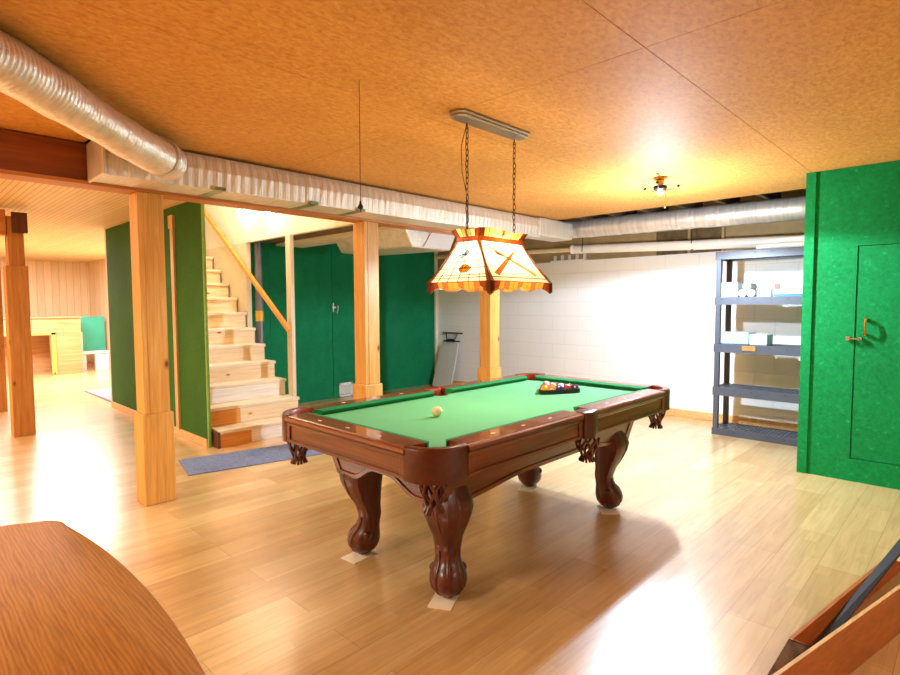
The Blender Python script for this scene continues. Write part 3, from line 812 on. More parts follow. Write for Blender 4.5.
for row in range(5):
    for q in range(5-row):
        c_ = rp0+rdir*((q+.5*row)*2*br_*1.002)+rn*(row*2*br_*.8675)+V((0, 0, br_+.0003))
        h_, s_, l_ = spec[k]; k += 1
        R = Matrix.Rotation(rr.uniform(-.9, .9), 3, 'X') @ Matrix.Rotation(rr.uniform(-.9, .9), 3, 'Y')
        ball(c_, h_, s_, l_+' ball in the black triangle rack', 'pool balls in the rack', R)
tri = []
cen = rp0+rdir*(4*br_)+rn*(4*br_*.8675/1.5*1.0)
A_, B_, D_ = rp0, rp0+rdir*(8*br_*1.002), rp0+rdir*(4*br_*1.002)+rn*(8*br_*.8675)
cen = (A_+B_+D_)/3
def rounded(r):
    P = []
    for i, c_ in enumerate((A_, B_, D_)):
        d0 = math.atan2((c_-cen).y, (c_-cen).x)
        for q in range(9):
            a = d0-PI/3+2*PI/3*q/8
            P.append((c_.x+r*math.cos(a), c_.y+r*math.sin(a)))
    return P
oi, oo = rounded(br_+.0012), rounded(br_+.0095)
rings = [[(oi[i][0], oi[i][1], BED+.0005), (oo[i][0], oo[i][1], BED+.0005), (oo[i][0], oo[i][1], BED+.029), (oi[i][0], oi[i][1], BED+.029)] for i in range(len(oi))]
rings.append(rings[0])
one(MB().loft(rings, caps=False), 'triangle_rack', M['black'], 'black plastic triangle rack holding the pool balls', 'rack', (cen.x, cen.y, BED))

# ------------------------------------------------------------------ stained-glass lamp
LXc, LYc = 2.487, 2.075
lamp = thing('pendant_lamp', 'stained-glass billiard lamp hanging on two chains over the pool table', 'lamp', (LXc, LYc, CZ))
zc, zw, zb_ = 1.785, 1.722, 1.492
top = (.217, .105); wai = (.196, .082); bot = (.279, .235)
cr = MB(); wb = MB()
def side_pts(hx, hy): return [(-hx, -hy), (hx, -hy), (hx, hy), (-hx, hy)]
def lampP(hx, hy, i, u, z, out=0):
    c_ = side_pts(hx, hy); a, b = V(c_[i]), V(c_[(i+1) % 4]); p = a.lerp(b, u)
    nrm = V(((0, -1), (1, 0), (0, 1), (-1, 0))[i])
    p = p+nrm*out
    return V((LXc+p.x, LYc+p.y, z))
for i in range(4):
    n = 10 if i % 2 == 0 else 6
    for k in range(n):
        u0, u1 = k/n, (k+1)/n; zt0 = zc+.006*math.sin(PI*(u0*2)); zt1 = zc+.006*math.sin(PI*(u1*2))
        mi = 1 if k in (0, n-1) else 0
        cr.add([lampP(*wai, i, u0, zw+.022), lampP(*wai, i, u1, zw+.022), lampP(*top, i, u1, zt1), lampP(*top, i, u0, zt0)], [(0, 1, 2, 3)], mi)
        cr.tube([lampP(*wai, i, u0, zw+.022, .001), lampP(*top, i, u0, zt0, .001)], .0018, 5, 2)
    wb.add([lampP(*wai, i, 0, zw-.004, .003), lampP(*wai, i, 1, zw-.004, .003), lampP(*wai, i, 1, zw+.024, .003), lampP(*wai, i, 0, zw+.024, .003)], [(0, 1, 2, 3)], 0)
cr.build('crown', [M['g_yellow'], M['g_dark'], M['lead']], lamp); wb.build('waist_band', M['g_dark'], lamp)
def S(i, u, v, out=0):
    """point on panel i: u along the side, v from waist (0) to the lower line (1)"""
    a = lampP(*wai, i, u, zw); b = lampP(*bot, i, u, zb_); nrm = V(((0, -1, 0), (1, 0, 0), (0, 1, 0), (-1, 0, 0))[i])
    p = a.lerp(b, v); bow = .012*math.sin(PI*v)
    return p+nrm*(out-bow)+V((0, 0, out*.5))
for i in range(4):
    p = MB(); nu, nv = (6, 6) if i % 2 else (8, 6)
    for a in range(nu*2):
        for b in range(nv*2):
            u0, u1, v0, v1 = a/nu/2, (a+1)/nu/2, b/nv/2, (b+1)/nv/2
            p.add([S(i, u0, v0), S(i, u1, v0), S(i, u1, v1), S(i, u0, v1)], [(0, 1, 2, 3)], 0)
    def line(pts, r=.0022, mi=1): p.tube(pts, r, 5, mi)
    def poly(uv, mi, out=.0022):
        pts = [S(i, u, v, out) for u, v in uv]; p.add(pts, [tuple(range(len(pts)))], mi)
        line([S(i, u, v, out) for u, v in uv+uv[:1]], .0013, 1)
    line([S(i, k/20, .9, .002) for k in range(21)]); line([S(i, k/20, 1, .002) for k in range(21)])
    if i % 2:                                        # short panels: grid with a cocktail glass and a ball
        for k in range(1, nu): line([S(i, k/nu, v/8, .0015) for v in range(9)])
        for k in range(1, nv): line([S(i, u/8, k/nv, .0015) for u in range(9)])
        m_ = (lambda u: 1-u) if i == 1 else (lambda u: u)
        poly([(m_(.62), .30), (m_(.40), .44), (m_(.36), .36), (m_(.56), .20)], 2)
        line([S(i, m_(.55), .36, .003), S(i, m_(.52), .52, .003), S(i, m_(.56), .58, .003)], .002)
        poly([(m_(.55)+.11*math.cos(2*PI*k/14), .68+.10*math.sin(2*PI*k/14)) for k in range(14)], 3)
        line([S(i, m_(.55)-.1, .70, .003), S(i, m_(.55), .66, .003), S(i, m_(.55)+.06, .60, .003)], .0016)
    else:                                            # long panels: two crossed cues
        poly([(.11, .80), (.17, .86), (.69, .25), (.66, .21)], 3)
        poly([(.18, .14), (.165, .18), (.80, .84), (.84, .78)], 4)
        for (uu, vv) in ((.28, .30), (.34, .33)): poly([(uu, vv-.03), (uu+.06, vv), (uu+.04, vv+.05), (uu-.01, vv+.02)], 3)
    p.build('glass_panel', [M['g_cream'], M['lead'], M['g_blue'], M['g_amber'], M['g_yellow']], lamp)
    sk = MB(); n = 14 if i % 2 == 0 else 12          # scalloped amber border
    def low(u): return zb_-.026-.020*abs(math.cos(PI*u*3))**.8-(.018 if u < .06 or u > .94 else 0)
    for k in range(n):
        u0, u1 = k/n, (k+1)/n
        a, b = S(i, u0, 1, .001), S(i, u1, 1, .001)
        a2, b2 = V((a.x, a.y, low(u0))), V((b.x, b.y, low(u1)))
        nrm = V(((0, -1, 0), (1, 0, 0), (0, 1, 0), (-1, 0, 0))[i])*.012
        sk.add([a, b, b2-nrm, a2-nrm], [(0, 1, 2, 3)], 1 if k in (0, 1, n-1, n-2) else (0 if k % 3 else 2))
        sk.tube([a, a2-nrm], .0015, 5, 3)
    sk.build('scalloped_border', [M['g_amber'], M['g_dark'], M['g_brown'], M['lead']], lamp)
    rb = MB()                                        # broad corner rib
    L0, L1 = [], []
    rings = []
    for b in range(9):
        v = b/8; c0 = S(i, 0, v, .002); w_ = .017+.011*v
        d1 = (S(i, .1, v, .002)-c0).normalized(); d2 = (S((i+3) % 4, .9, v, .002)-S((i+3) % 4, 1, v, .002)).normalized()
        pr = S((i+3) % 4, 1, v, .002); mid = (c0+pr)/2
        rings.append([c0+d1*w_, mid+(mid-V((LXc, LYc, mid.z))).normalized()*.003, pr+d2*w_])
    rb.loft(rings, closed=False); 
    e = rings[-1]; rb.add([e[0], e[1], e[2], e[2]-V((0, 0, .05)), e[1]-V((0, 0, .058)), e[0]-V((0, 0, .05))], [(0, 1, 4, 5), (1, 2, 3, 4)], 1)
    rb.build('corner_rib', [M['g_brown'], M['g_dark']], lamp)
cb = MB(); zt_ = zw+.03; cb.box(LXc-wai[0]+.002, LXc+wai[0]-.002, LYc-.012, LYc+.012, zt_, zt_+.006); cb.box(LXc-.012, LXc+.012, LYc-wai[1]+.002, LYc+wai[1]-.002, zt_, zt_+.006)
cb.build('crossbar', M['bronze'], lamp)
for dx in (-.1, .1):
    MB().lathe([(.016, zt_), (.018, zt_-.05), (.013, zt_-.055)], (LXc+dx, LYc, 0), 14).build('socket', M['brass'], lamp, smooth=True)
    MB().sphere((LXc+dx, LYc, zt_-.085), .03, 16, 10).build('bulb', M['bulb'], lamp, smooth=True)
CXa, CXb = 2.287, 2.71
for xc in (CXa, CXb):
    ch = MB(); z = CZ-.05; k = 0
    while z > zt_+.02:
        R = .0085; hL = .019; pts = []
        for q in range(12):
            a = 2*PI*q/12; u_, w_ = R*math.cos(a), hL*math.sin(a)
            pts.append((xc+(u_ if k % 2 else 0)+.002*math.sin(k*1.7), LYc+(0 if k % 2 else u_), z-hL+w_))
        ch.tube(pts, .0026, 6, closed=True); z -= .0305; k += 1
    x2 = LXc+(-.17 if xc < LXc else .17)
    ch.build('chain', M['bronze'], lamp, smooth=True)
    MB().tube([(xc, LYc, CZ-.03), (xc, LYc, CZ-.045), (xc+.009, LYc, CZ-.055), (xc, LYc, CZ-.066), (xc-.009, LYc, CZ-.055), (xc-.002, LYc, CZ-.046)], .003, 6).build('hook', M['bronze'], lamp, smooth=True)
cn = MB()
def stadium(hx, hy, n=6):
    c_ = .55*hy
    return [(LXc-.022+x, LYc-.025+y) for x, y in ((-hx+c_, -hy), (hx-c_, -hy), (hx, -hy+c_), (hx, hy-c_), (hx-c_, hy), (-hx+c_, hy), (-hx, hy-c_), (-hx, -hy+c_))]
lev = [(.315, .062, CZ), (.315, .062, CZ-.012), (.305, .054, CZ-.018), (.305, .054, CZ-.026), (.29, .042, CZ-.032)]
cn.loft([[(x, y, z) for x, y in stadium(a, b)] for a, b, z in lev]); cn.build('canopy', M['nickel'], lamp)
MB().tube([(CXa, LYc, CZ-.03), (CXa-.035, LYc+.01, CZ-.16), (CXa-.03, LYc+.01, CZ-.3), (CXa-.004, LYc, CZ-.42), (CXa+.006, LYc, zt_)], .0022, 6).build('power_cord', M['cord'], lamp)

# ------------------------------------------------------------------ ceiling lamp holder with pull string, hanging string
FX, FY = 4.49, 1.945
fx = thing('ceiling_light', 'small ceiling lamp holder with pull string in front of the white wall', 'light fixture', (FX, FY, CZ))
MB().lathe([(.05, CZ), (.05, CZ-.012), (.03, CZ-.02), (.026, CZ-.06)], (FX, FY, 0), 18).build('holder', M['brass'], fx, smooth=True)
MB().lathe([(.035, CZ-.058), (.055, CZ-.066), (.052, CZ-.09), (.035, CZ-.10)], (FX, FY, 0), 18).build('hub', M['black'], fx, smooth=True)
for k in range(3):
    a = -.78+2*PI*k/3+ (0 if k else 0); d = V((math.cos(a), math.sin(a), 0)); c_ = V((FX, FY, 0))
    ar = MB(); ar.tube([c_+d*.04+V((0, 0, CZ-.095)), c_+d*.09+V((0, 0, CZ-.088)), c_+d*.135+V((0, 0, CZ-.075)), c_+d*.15+V((0, 0, CZ-.06))], .006, 8)
    am = ar.build('arm', M['chrome'], fx, smooth=True)
    MB().sphere(c_+d*.15+V((0, 0, CZ-.062)), .013, 10, 8).build('screw', M['black'], am, smooth=True)
MB().sphere((FX, FY, CZ-.118), .024, 14, 10).build('bulb', M['bulb'], fx, smooth=True)
MB().tube([(FX+.03, FY-.03, CZ-.09), (FX+.03, FY-.03, CZ-.21)], .0045, 8).lathe([(.006, CZ-.24), (.009, CZ-.23), (.005, CZ-.205)], (FX+.03, FY-.03, 0), 10).build('pull_string', M['cream_pull'], fx, smooth=True)
hsr = thing('hanging_string', 'thin brown string with a black hook hanging from the ceiling', 'string', (1.573, 2.09, CZ))
MB().tube([(1.573, 2.09, CZ), (1.573, 2.092, 1.84)], .0016, 6).build('cord', M['cord'], hsr)
MB().lathe([(.003, 1.85), (.006, 1.835), (.014, 1.822), (.012, 1.815), (.003, 1.81), (.002, 1.80)], (1.573, 2.092, 0), 12).build('hook', M['black'], hsr, smooth=True)

# ------------------------------------------------------------------ shelf unit
SXf, SXb, SY0, SY1 = 6.047, 6.42, 1.12, 2.02
sh = thing('shelving_unit', 'grey plastic five-tier shelving unit against the white wall', 'shelf', (6.23, 1.57, 0))
tiers = [(.0, .07), (.415, .50), (.865, .95), (1.355, 1.435), (1.82, 1.90)]
def tier(z0_, z1_):
    m = MB(); t_ = .035
    m.box(SXf, SXf+t_*.6, SY0, SY1, z0_, z1_); m.box(SXb-t_*.6, SXb, SY0, SY1, z0_, z1_)
    m.box(SXf+t_*.6, SXb-t_*.6, SY0, SY0+t_*.6, z0_, z1_); m.box(SXf+t_*.6, SXb-t_*.6, SY1-t_*.6, SY1, z0_, z1_)
    n = 24; yy0, yy1 = SY0+t_*.6, SY1-t_*.6; p = (yy1-yy0)/n
    for k in range(n): m.box(SXf+.021, SXb-.021, yy0+p*k, yy0+p*k+p*.55, z1_-.014, z1_)
    for q in range(1, 5):
        x_ = SXf+(SXb-SXf)*q/5; m.box(x_-.012, x_+.012, yy0, yy1, z1_-.016, z1_-.002)
    for k in range(6):                                # moulded slots on the front lip
        y_ = SY1-.07-.15*k; m.box(SXf-.001, SXf+.002, y_-.012, y_+.012, z1_-.03, z1_-.018, 1)
    m.build('shelf_tier', [M['grey_plastic'], M['grey_dark']], sh)
for a, b in tiers: tier(a, b)
for (px, py) in ((SXf+.03, SY0+.03), (SXf+.03, SY1-.03), (SXb-.03, SY0+.03), (SXb-.03, SY1-.03)):
    for q in range(4):
        MB().box(px-.024, px+.024, py-.024, py+.024, tiers[q][1], tiers[q+1][0]).build('upright', M['grey_plastic'] if px < 6.2 else M['grey_dark'], sh, bevel=.004)
g3 = 'supplies on the shelving unit'
z4 = tiers[3][1]; z3 = tiers[2][1]; z5 = tiers[4][1]
one(MB().box(6.08, 6.3, 1.81, 1.975, z4, z4+.15), 'carton', M['white_box'], 'plain white carton at the left end of the fourth shelf', 'box', (6.18, 1.9, z4), g3, bevel=.004)
for k, (dy, dz, lab) in enumerate(((0, 0, 'white paper roll lying beside the white carton'), (.078, 0, 'white paper roll lying beside the small printed carton'), (.04, .066, 'white paper roll lying on top of two other rolls'))):
    y_, z_ = 1.77-dy, z4+.038+dz
    rg = []
    t_ = thing('paper_roll', lab, 'roll', (6.2, y_, z_-.038), g3)
    MB().tube([(6.09, y_, z_), (6.30, y_, z_)], .0375, 20).build('roll', M['white_box'], t_, smooth=True)
    MB().tube([(6.088, y_, z_), (6.0905, y_, z_)], .013, 12).build('core', M['beige_rim'], t_, smooth=True)
t_ = thing('carton', 'small white carton with yellow and red print on the fourth shelf', 'box', (6.15, 1.58, z4), g3)
MB().box(6.09, 6.2, 1.515, 1.635, z4, z4+.085).build('body', M['white_box'], t_, bevel=.003)
pm = MB(); pm.box(6.0885, 6.0895, 1.54, 1.62, z4+.02, z4+.034, 0); pm.box(6.0885, 6.0895, 1.53, 1.60, z4+.055, z4+.066, 1); pm.box(6.0885, 6.0895, 1.605, 1.615, z4+.06, z4+.075, 2); pm.build('print', [M['card_yellow'], M['card_red'], M['ink']], t_)
t_ = thing('carton', 'large white carton with red patch, dark arcs and blue foot', 'box', (6.2, 1.33, z4), g3)
MB().box(6.09, 6.34, 1.16, 1.495, z4, z4+.155).build('body', M['white_box'], t_, bevel=.004)
pm = MB(); pm.box(6.0885, 6.0895, 1.165, 1.49, z4+.003, z4+.025, 0); pm.box(6.0885, 6.0895, 1.43, 1.485, z4+.07, z4+.125, 1)
pm.tube([(6.0885, 1.405-.075*k/8, z4+.11+.028*math.sin(PI*k/8)) for k in range(9)], .003, 5, 2); pm.tube([(6.0885, 1.33-.07*k/8, z4+.085+.022*math.sin(PI*k/8)) for k in range(9)], .003, 5, 2)
pm.build('print', [M['card_blue'], M['card_red'], M['ink']], t_)
one(MB().box(6.09, 6.36, 1.70, 1.965, z3, z3+.125), 'plastic_pack', M['blue_pack'], 'pale blue wrapped pack at the left of the middle shelf', 'pack', (6.2, 1.83, z3), g3, bevel=.015)
one(MB().box(6.08, 6.30, 1.53, 1.69, z3, z3+.11), 'plastic_pack', M['white_box'], 'white wrapped pack right of the pale blue pack', 'pack', (6.2, 1.6, z3), g3, bevel=.012)
one(MB().box(6.036, 6.0465, 1.62, 1.745, z3-.055, z3-.008), 'shelf_tag', M['post_mid'], 'small brown tag on the lip of the middle shelf', 'tag', (6.04, 1.68, z3-.03))
for k, (x_, z_, y_, lab) in enumerate(((6.12, z5+.03, 1.66, 'white foam tube on the top shelf, in front'), (6.2, z5+.03, 1.6, 'white foam tube on the top shelf, behind the front tube'), (6.155, z5+.085, 1.56, 'white foam tube lying across two others on the top shelf'))):
    one(MB().tube([(x_, y_, z_), (x_+.03, 1.4, z_+.004), (x_+.01, 1.13, z_)], [.026, .031, .03], 16), 'foam_tube', M['white_plastic'], lab, 'tube', (x_, 1.4, z_-.03), 'foam tubes on the top shelf', smooth=True)

# ------------------------------------------------------------------ green closet
gx, gy1, gy0 = 5.146, 1.048, -1.1
cl = thing('storage_closet', 'green carpet-covered floor-to-ceiling closet at the right edge', 'closet', (5.9, 0, 0))
cc = MB(); 
dy1, dy0, dz0, dz1 = .70, -.08, .179, 1.795
cc.box(gx, gx+.03, dy1+.004, gy1, 0, CZ-.002); cc.box(gx, gx+.03, gy0, dy0-.004, 0, CZ-.002)
cc.box(gx, gx+.03, dy0-.004, dy1+.004, dz1+.004, CZ-.002); cc.box(gx, gx+.03, dy0-.004, dy1+.004, 0, dz0-.004)
cc.build('front', M['carpet'], cl)
MB().box(gx+.03, XW-.002, gy1-.03, gy1, 0, CZ-.002).build('side_panel', M['carpet'], cl)
MB().box(gx-.012, gx, gy1-.065, gy1+.002, 0, CZ-.002).build('corner_strip', M['carpet'], cl)
dr = MB().box(gx+.004, gx+.028, dy0, dy1, dz0, dz1).build('door', M['carpet'], cl, bevel=.004)
hd = MB(); hd.tube([(gx+.004, .637, 1.245), (gx-.028, .637, 1.243), (gx-.034, .637, 1.19), (gx-.028, .637, 1.135), (gx+.004, .637, 1.133)], .007, 8); hd.lathe([(.012, 1.235), (.012, 1.255)], (gx-.012, .637, 0), 10); hd.lathe([(.012, 1.125), (.012, 1.145)], (gx-.012, .637, 0), 10)
tag(hd.build('handle', M['brass'], dr, smooth=True), 'brass pull handle')
la = MB(); la.box(gx-.02, gx-.002, .73, .755, 1.085, 1.115); la.tube([(gx-.026, .75, 1.10), (gx-.026, .665, 1.10)], .006, 8); la.box(gx-.02, gx+.004, .655, .68, 1.09, 1.11)
tag(la.build('latch', M['chrome'], cl), 'small chrome bolt latch')
MB().tube([(gx-.001, .47, CZ-.06), (gx-.02, .47, CZ-.06)], .008, 8).build('eye_hook', M['chrome'], cl)

# ------------------------------------------------------------------ ironing board
ib = thing('ironing_board', 'ironing board with grey cover leaning on the white wall beside green wall', 'ironing board', (6.5, 6.5, 0))
def IB(y, s_): 
    z_ = s_*.74; return (6.45+.22*s_, y, z_)
outl = [(-.19, 0), (.19, 0), (.19, .25), (.185, .6), (.17, .9), (.165, .98), (-.165, .98), (-.17, .9), (-.185, .6), (-.19, .25)]
vsF = [V(IB(6.42+y*1.12-.0*s_, s_)) for y, s_ in outl]
nn = V((-.96, 0, .28))*.03
m = MB(); n = len(vsF); m.add([p for p in vsF]+[p+nn for p in vsF], [tuple(range(n))[::-1], tuple(range(n, 2*n))]+[(i, (i+1) % n, n+(i+1) % n, n+i) for i in range(n)])
m.build('padded_board', M['grey_cover'], ib, bevel=.006)
ir = MB(); q = lambda y, s_: V(IB(y, s_))+nn*.5
ir.tube([q(6.64, 1.20), q(6.19, 1.20)], .012, 8); ir.tube([q(6.58, 1.02), q(6.22, 1.02)], .011, 8)
ir.tube([q(6.56, 1.20), q(6.52, 1.03)], .008, 8); ir.tube([q(6.30, 1.20), q(6.34, 1.03)], .008, 8); ir.tube([q(6.50, 1.05), q(6.36, 1.05)], .014, 8)
ir.tube([q(6.5, 1.03), q(6.5, .9)], .008, 8); ir.tube([q(6.36, 1.03), q(6.36, .9)], .008, 8)
tag(ir.build('iron_rest', M['black'], ib, smooth=True), 'black wire iron rest')

# ------------------------------------------------------------------ mat, rug, left-room furniture
R = -math.atan2(.16, .62)
mt = MB(); c0 = (1.68, 4.555, 0)
mt.box(1.68, 2.98, 4.555, 5.09, .0005, .009, rot=(-.205, c0))
tag(mt.build('door_mat', M['mat_blue'], None, (2.2, 4.7, 0), bevel=.003), 'blue-grey runner mat on the floor before the stairs', 'mat')
rg = thing('rug', 'small pink rug with dark edge beyond the green stair partition', 'rug', (2.9, 9.6, 0))
MB().box(2.28, 3.4, 8.9, 10.35, .0005, .008).build('pile', M['rug_pink'], rg)
ed = MB(); ed.box(2.25, 2.28, 8.87, 10.38, .0005, .009); ed.box(3.4, 3.43, 8.87, 10.38, .0005, .009); ed.box(2.28, 3.4, 8.87, 8.9, .0005, .009); ed.box(2.28, 3.4, 10.35, 10.38, .0005, .009)
tag(ed.build('border', M['rug_edge'], rg), 'dark purple border')
bar = thing('bar_counter', 'plywood-fronted bar counter in the far left room with an open niche', 'counter', (1.2, 13.5, 0))
f = MB(); f.box(2.43, 2.87, 13.28, 13.31, 0, 1.13); f.box(-1.5, 2.43, 13.28, 13.31, .83, 1.13); f.box(-1.5, .8, 13.28, 13.31, 0, .83)
f.build('front', M['ply'], bar)
MB().box(-1.52, 2.89, 13.25, 13.9, 1.13, 1.16).build('worktop', M['ply'], bar, bevel=.004)
MB().box(2.84, 2.87, 13.31, 13.88, 0, 1.13).build('side_panel', M['ply'], bar)
fr = MB(); fr.box(2.36, 2.44, 13.25, 13.33, 0, .85); fr.box(.8, .88, 13.25, 13.33, 0, .85); fr.box(.8, 2.44, 13.25, 13.33, .80, .86)
tag(fr.build('niche_frame', M['pine'], bar, bevel=.004), 'orange wooden niche frame')
MB().box(.8, 2.44, 13.84, 13.87, 0, .83).build('niche_back', M['ply'], bar)
one(MB().box(3.0, 3.47, 13.96, 13.99, .40, 1.14), 'teal_panel', M['teal'], 'teal rectangular panel standing right of the plywood bar counter', 'panel', (3.2, 13.97, .4), bevel=.003)
one(MB().box(2.89, 2.99, 13.7, 13.93, 0, .82), 'white_board', M['white_box'], 'narrow white upright board between bar counter and teal panel', 'board', (2.94, 13.8, 0), bevel=.003)
wb_ = thing('low_bench', 'low white bench under the teal panel', 'bench', (3.24, 13.9, 0))
MB().box(2.995, 3.5, 13.75, 14.1, .34, .399).build('seat', M['white_box'], wb_, bevel=.004)
for x_ in (3.01, 3.44): MB().box(x_, x_+.05, 13.78, 14.07, 0, .34).build('leg', M['white_box'], wb_)
one(MB().box(3.2, 3.45, 13.66, 13.745, 0, .33), 'white_carton', M['white_box'], 'small white carton in front of the low white bench', 'box', (3.3, 13.72, .2))

# ------------------------------------------------------------------ oak table, wooden box in the foreground
ok = thing('oak_table', 'oval oak table in the left foreground', 'table', (-.13, 1.35, 0))
def oak_out(s_=0):
    """bowed sides and ends, small rounded corners"""
    cx, cy, a, b, ba, bb = -.125, 1.375, .47, .58, .05, .145
    side = [(a+ba*(1-(y/b)**2), y) for y in [b*(-1+.1*k) for k in range(1, 20)]]
    end = [(x, b+bb*(1-(x/a)**2)) for x in [a*(1-.1*k) for k in range(1, 20)]]
    def cor(sx, sy):
        P = []
        p0, p1 = V((a+ba*.19, b*.9)), V((a*.9, b+bb*.19)); c_ = V((a+.012, b+.02))
        for q in (.15, .3, .45, .6, .75, .9):
            P.append(p0*(1-q)**2+c_*2*q*(1-q)+p1*q*q)
        return P
    c_ = [(p.x, p.y) for p in cor(1, 1)]
    Q = side + c_ + end + [(-x, y) for x, y in c_[::-1]] + [(-x, y) for x, y in side[::-1]] + [(-x, -y) for x, y in c_] + [(x, -y) for x, y in end[::-1]] + [(x, -y) for x, y in c_[::-1]]
    k_ = 1-s_/.5
    return [(cx+x*k_, cy+y*k_) for x, y in Q]
lv = [(.02, .695), (.004, .70), (0, .708), (0, .728), (.003, .736), (.008, .74)]
MB().loft([[(x, y, z) for x, y in oak_out(s_)] for s_, z in lv]).build('tabletop', M['oak'], ok, smooth=True, angle=50)
MB().loft([[(x, y, z) for x, y in oak_out(.1)] for z in (.62, .695)]).build('apron', M['oakbox'], ok)
for sx in (-1, 1):
    for sy in (-1, 1):
        MB().lathe([(.018, 0), (.024, .08), (.02, .2), (.032, .36), (.022, .5), (.034, .56), (.034, .62)], (-.125+sx*.27, 1.36+sy*.40, 0), 16).build('leg', M['oakbox'], ok, smooth=True)
# low wooden frame
bx = thing('wooden_frame', 'low open wooden frame with a dark strip in the right foreground', 'frame', (2.7, .3, 0))
def board(p, q, z0_, z1_, th, name, mats):
    p, q = V((*p, 0)), V((*q, 0)); d = (q-p).normalized(); nn_ = V((-d.y, d.x, 0))*th
    m = MB(); m.hexa([p+V((0, 0, z0_)), q+V((0, 0, z0_)), q+nn_+V((0, 0, z0_)), p+nn_+V((0, 0, z0_))], [p+V((0, 0, z1_-.003)), q+V((0, 0, z1_-.003)), q+nn_+V((0, 0, z1_-.003)), p+nn_+V((0, 0, z1_-.003))], 0)
    m.hexa([p+V((0, 0, z1_-.003)), q+V((0, 0, z1_-.003)), q+nn_+V((0, 0, z1_-.003)), p+nn_+V((0, 0, z1_-.003))], [p+V((0, 0, z1_)), q+V((0, 0, z1_)), q+nn_+V((0, 0, z1_)), p+nn_+V((0, 0, z1_))], 1)
    return m.build(name, mats, bx)
board((1.88, .432), (3.55, .05), 0.001, .2, .012, 'side_board', [M['oakbox'], M['oakbox_edge']])
rb_ = MB(); rb_.hexa([(2.525, .448, .001), (3.68, .25, .001), (3.672, .237, .008), (2.517, .435, .008)], [(2.352, .489, .100), (3.45, .307, .100), (3.448, .293, .100), (2.35, .475, .100)])
rb_.build('leaning_board', M['oakbox'], bx)
board((3.56, .06), (3.66, .235), 0.001, .09, .012, 'end_board', [M['oakbox'], M['oakbox']])
STRIP = [(2.344, 0.447, 0.03), (3.773, 0.249, 0.16), (3.602, 0.22, 0.16), (2.383, 0.407, 0.03)]
ds = MB(); q0, q1, q2, q3 = [V(p) for p in STRIP]
up_ = V((0, 0, .006)); ds.hexa([q0, q1, q2, q3], [p+up_ for p in (q0, q1, q2, q3)])
tag(ds.build('metal_strip', M['dark_iron'], bx), 'dark metal strip')
gp = MB(); gp.hexa([(1.6, .489, .092), (2.345, .486, .092), (2.515, .445, .001), (1.6, .445, .001)], [(1.6, .489, .100), (2.347, .486, .100), (2.519, .44, .006), (1.6, .44, .006)])
tag(gp.build('end_panel', M['stone'], bx), 'mottled grey end panel')

# ------------------------------------------------------------------ lights
def point(name, loc, e, col=(1, 1, 1), r=.05):
    l = bpy.data.lights.new(name, 'POINT'); l.energy = e; l.color = col; l.shadow_soft_size = r
    o = bpy.data.objects.new(name, l); C.objects.link(o); o.location = loc; return o
def area(name, loc, e, col, sx, sy, rot=(0, 0, 0)):
    l = bpy.data.lights.new(name, 'AREA'); l.shape = 'RECTANGLE'; l.size = sx; l.size_y = sy; l.energy = e; l.color = col
    o = bpy.data.objects.new(name, l); C.objects.link(o); o.location = loc; o.rotation_euler = rot; return o
l_ = bpy.data.lights.new('ceiling_light_lamp', 'SPOT'); l_.energy = 205; l_.color = (.66, .86, 1.10); l_.shadow_soft_size = .035; l_.spot_size = math.radians(170); l_.spot_blend = .12
o_ = bpy.data.objects.new('ceiling_light_lamp', l_); C.objects.link(o_); o_.location = (4.64, 2.02, 2.05)
point('ceiling_fill', (4.64, 2.02, 1.76), 75, (.84, .93, 1.08), .035)  # added fill point below the fixture, brightens ceiling and ducts
for dx in (-.1, .1): point('pendant_lamp_light', (LXc+dx, LYc, zt_-.115), 8, (1, .84, .6), .03)
point('pendant_lamp_light', (LXc, LYc, zw+.004), 7, (1, .82, .55), .02)  # added uplight in the crown without its own bulb, brightens the ceiling
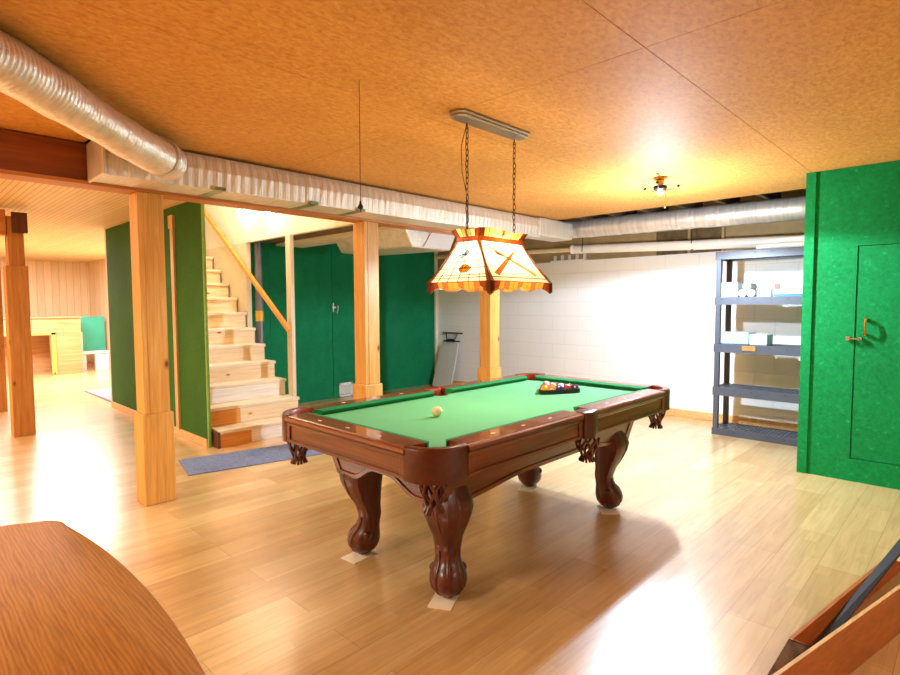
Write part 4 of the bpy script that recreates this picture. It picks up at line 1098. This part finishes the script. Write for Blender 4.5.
point('stairwell_fill', (2.6, 5.9, 3.6), 70, (1, .93, .8), .2)  # added fill high in the shaft, stands in for the wall bulbs' light
area('left_room_light', (1.7, 11.6, 2.36), 230, (.95, .98, 1), 2.2, 1.6)
area('left_room_light', (-1.2, 6.5, 2.36), 120, (1, .88, .68), 1.4, 1.2)  # added warm fill left of the view, no fixture there
area('games_room_fill', (-1.3, 2.6, 2.36), 70, (1, .88, .68), 1.0, 1.0)  # added fill out of view, brightens the left foreground floor and oak table
area('games_room_fill', (2.6, -1.4, 2.36), 20, (1, .9, .76), 1.2, .6)  # added weak fill behind the viewer, not a lamp of the room
W = bpy.data.worlds.new('world'); bpy.context.scene.world = W; W.use_nodes = True
W.node_tree.nodes['Background'].inputs[0].default_value = (.9, .85, .8, 1); W.node_tree.nodes['Background'].inputs[1].default_value = .3

# ------------------------------------------------------------------ camera
f_px, yaw, pitch, roll = 552.573, .768448, .0596024, -.00402981
cy_, sy_, cp_, sp_ = math.cos(yaw), math.sin(yaw), math.cos(pitch), math.sin(pitch)
fw = V((cy_*cp_, sy_*cp_, -sp_)); rt = V((sy_, -cy_, 0)); upv = rt.cross(fw)
r2 = math.cos(roll)*rt+math.sin(roll)*upv; u2 = -math.sin(roll)*rt+math.cos(roll)*upv
cam = bpy.data.cameras.new('camera'); co = bpy.data.objects.new('camera', cam); C.objects.link(co)
cam.sensor_width = 36; cam.lens = f_px/900*36; cam.clip_start = .05; cam.clip_end = 100
mw = Matrix((r2, u2, -fw)).transposed().to_4x4(); mw.translation = V((0, 0, 1.37)); co.matrix_world = mw
sc = bpy.context.scene; sc.camera = co
sc.view_settings.view_transform = 'Standard'; sc.view_settings.look = 'None'
sc.view_settings.exposure = 0.55; sc.view_settings.gamma = 1
try: sc.view_settings.use_curve_mapping = False
except Exception: pass
try:
    sc.cycles.max_bounces = 10; sc.cycles.diffuse_bounces = 6; sc.cycles.sample_clamp_indirect = 6; sc.cycles.use_denoising = True
    sc.cycles.caustics_reflective = False
except Exception: pass
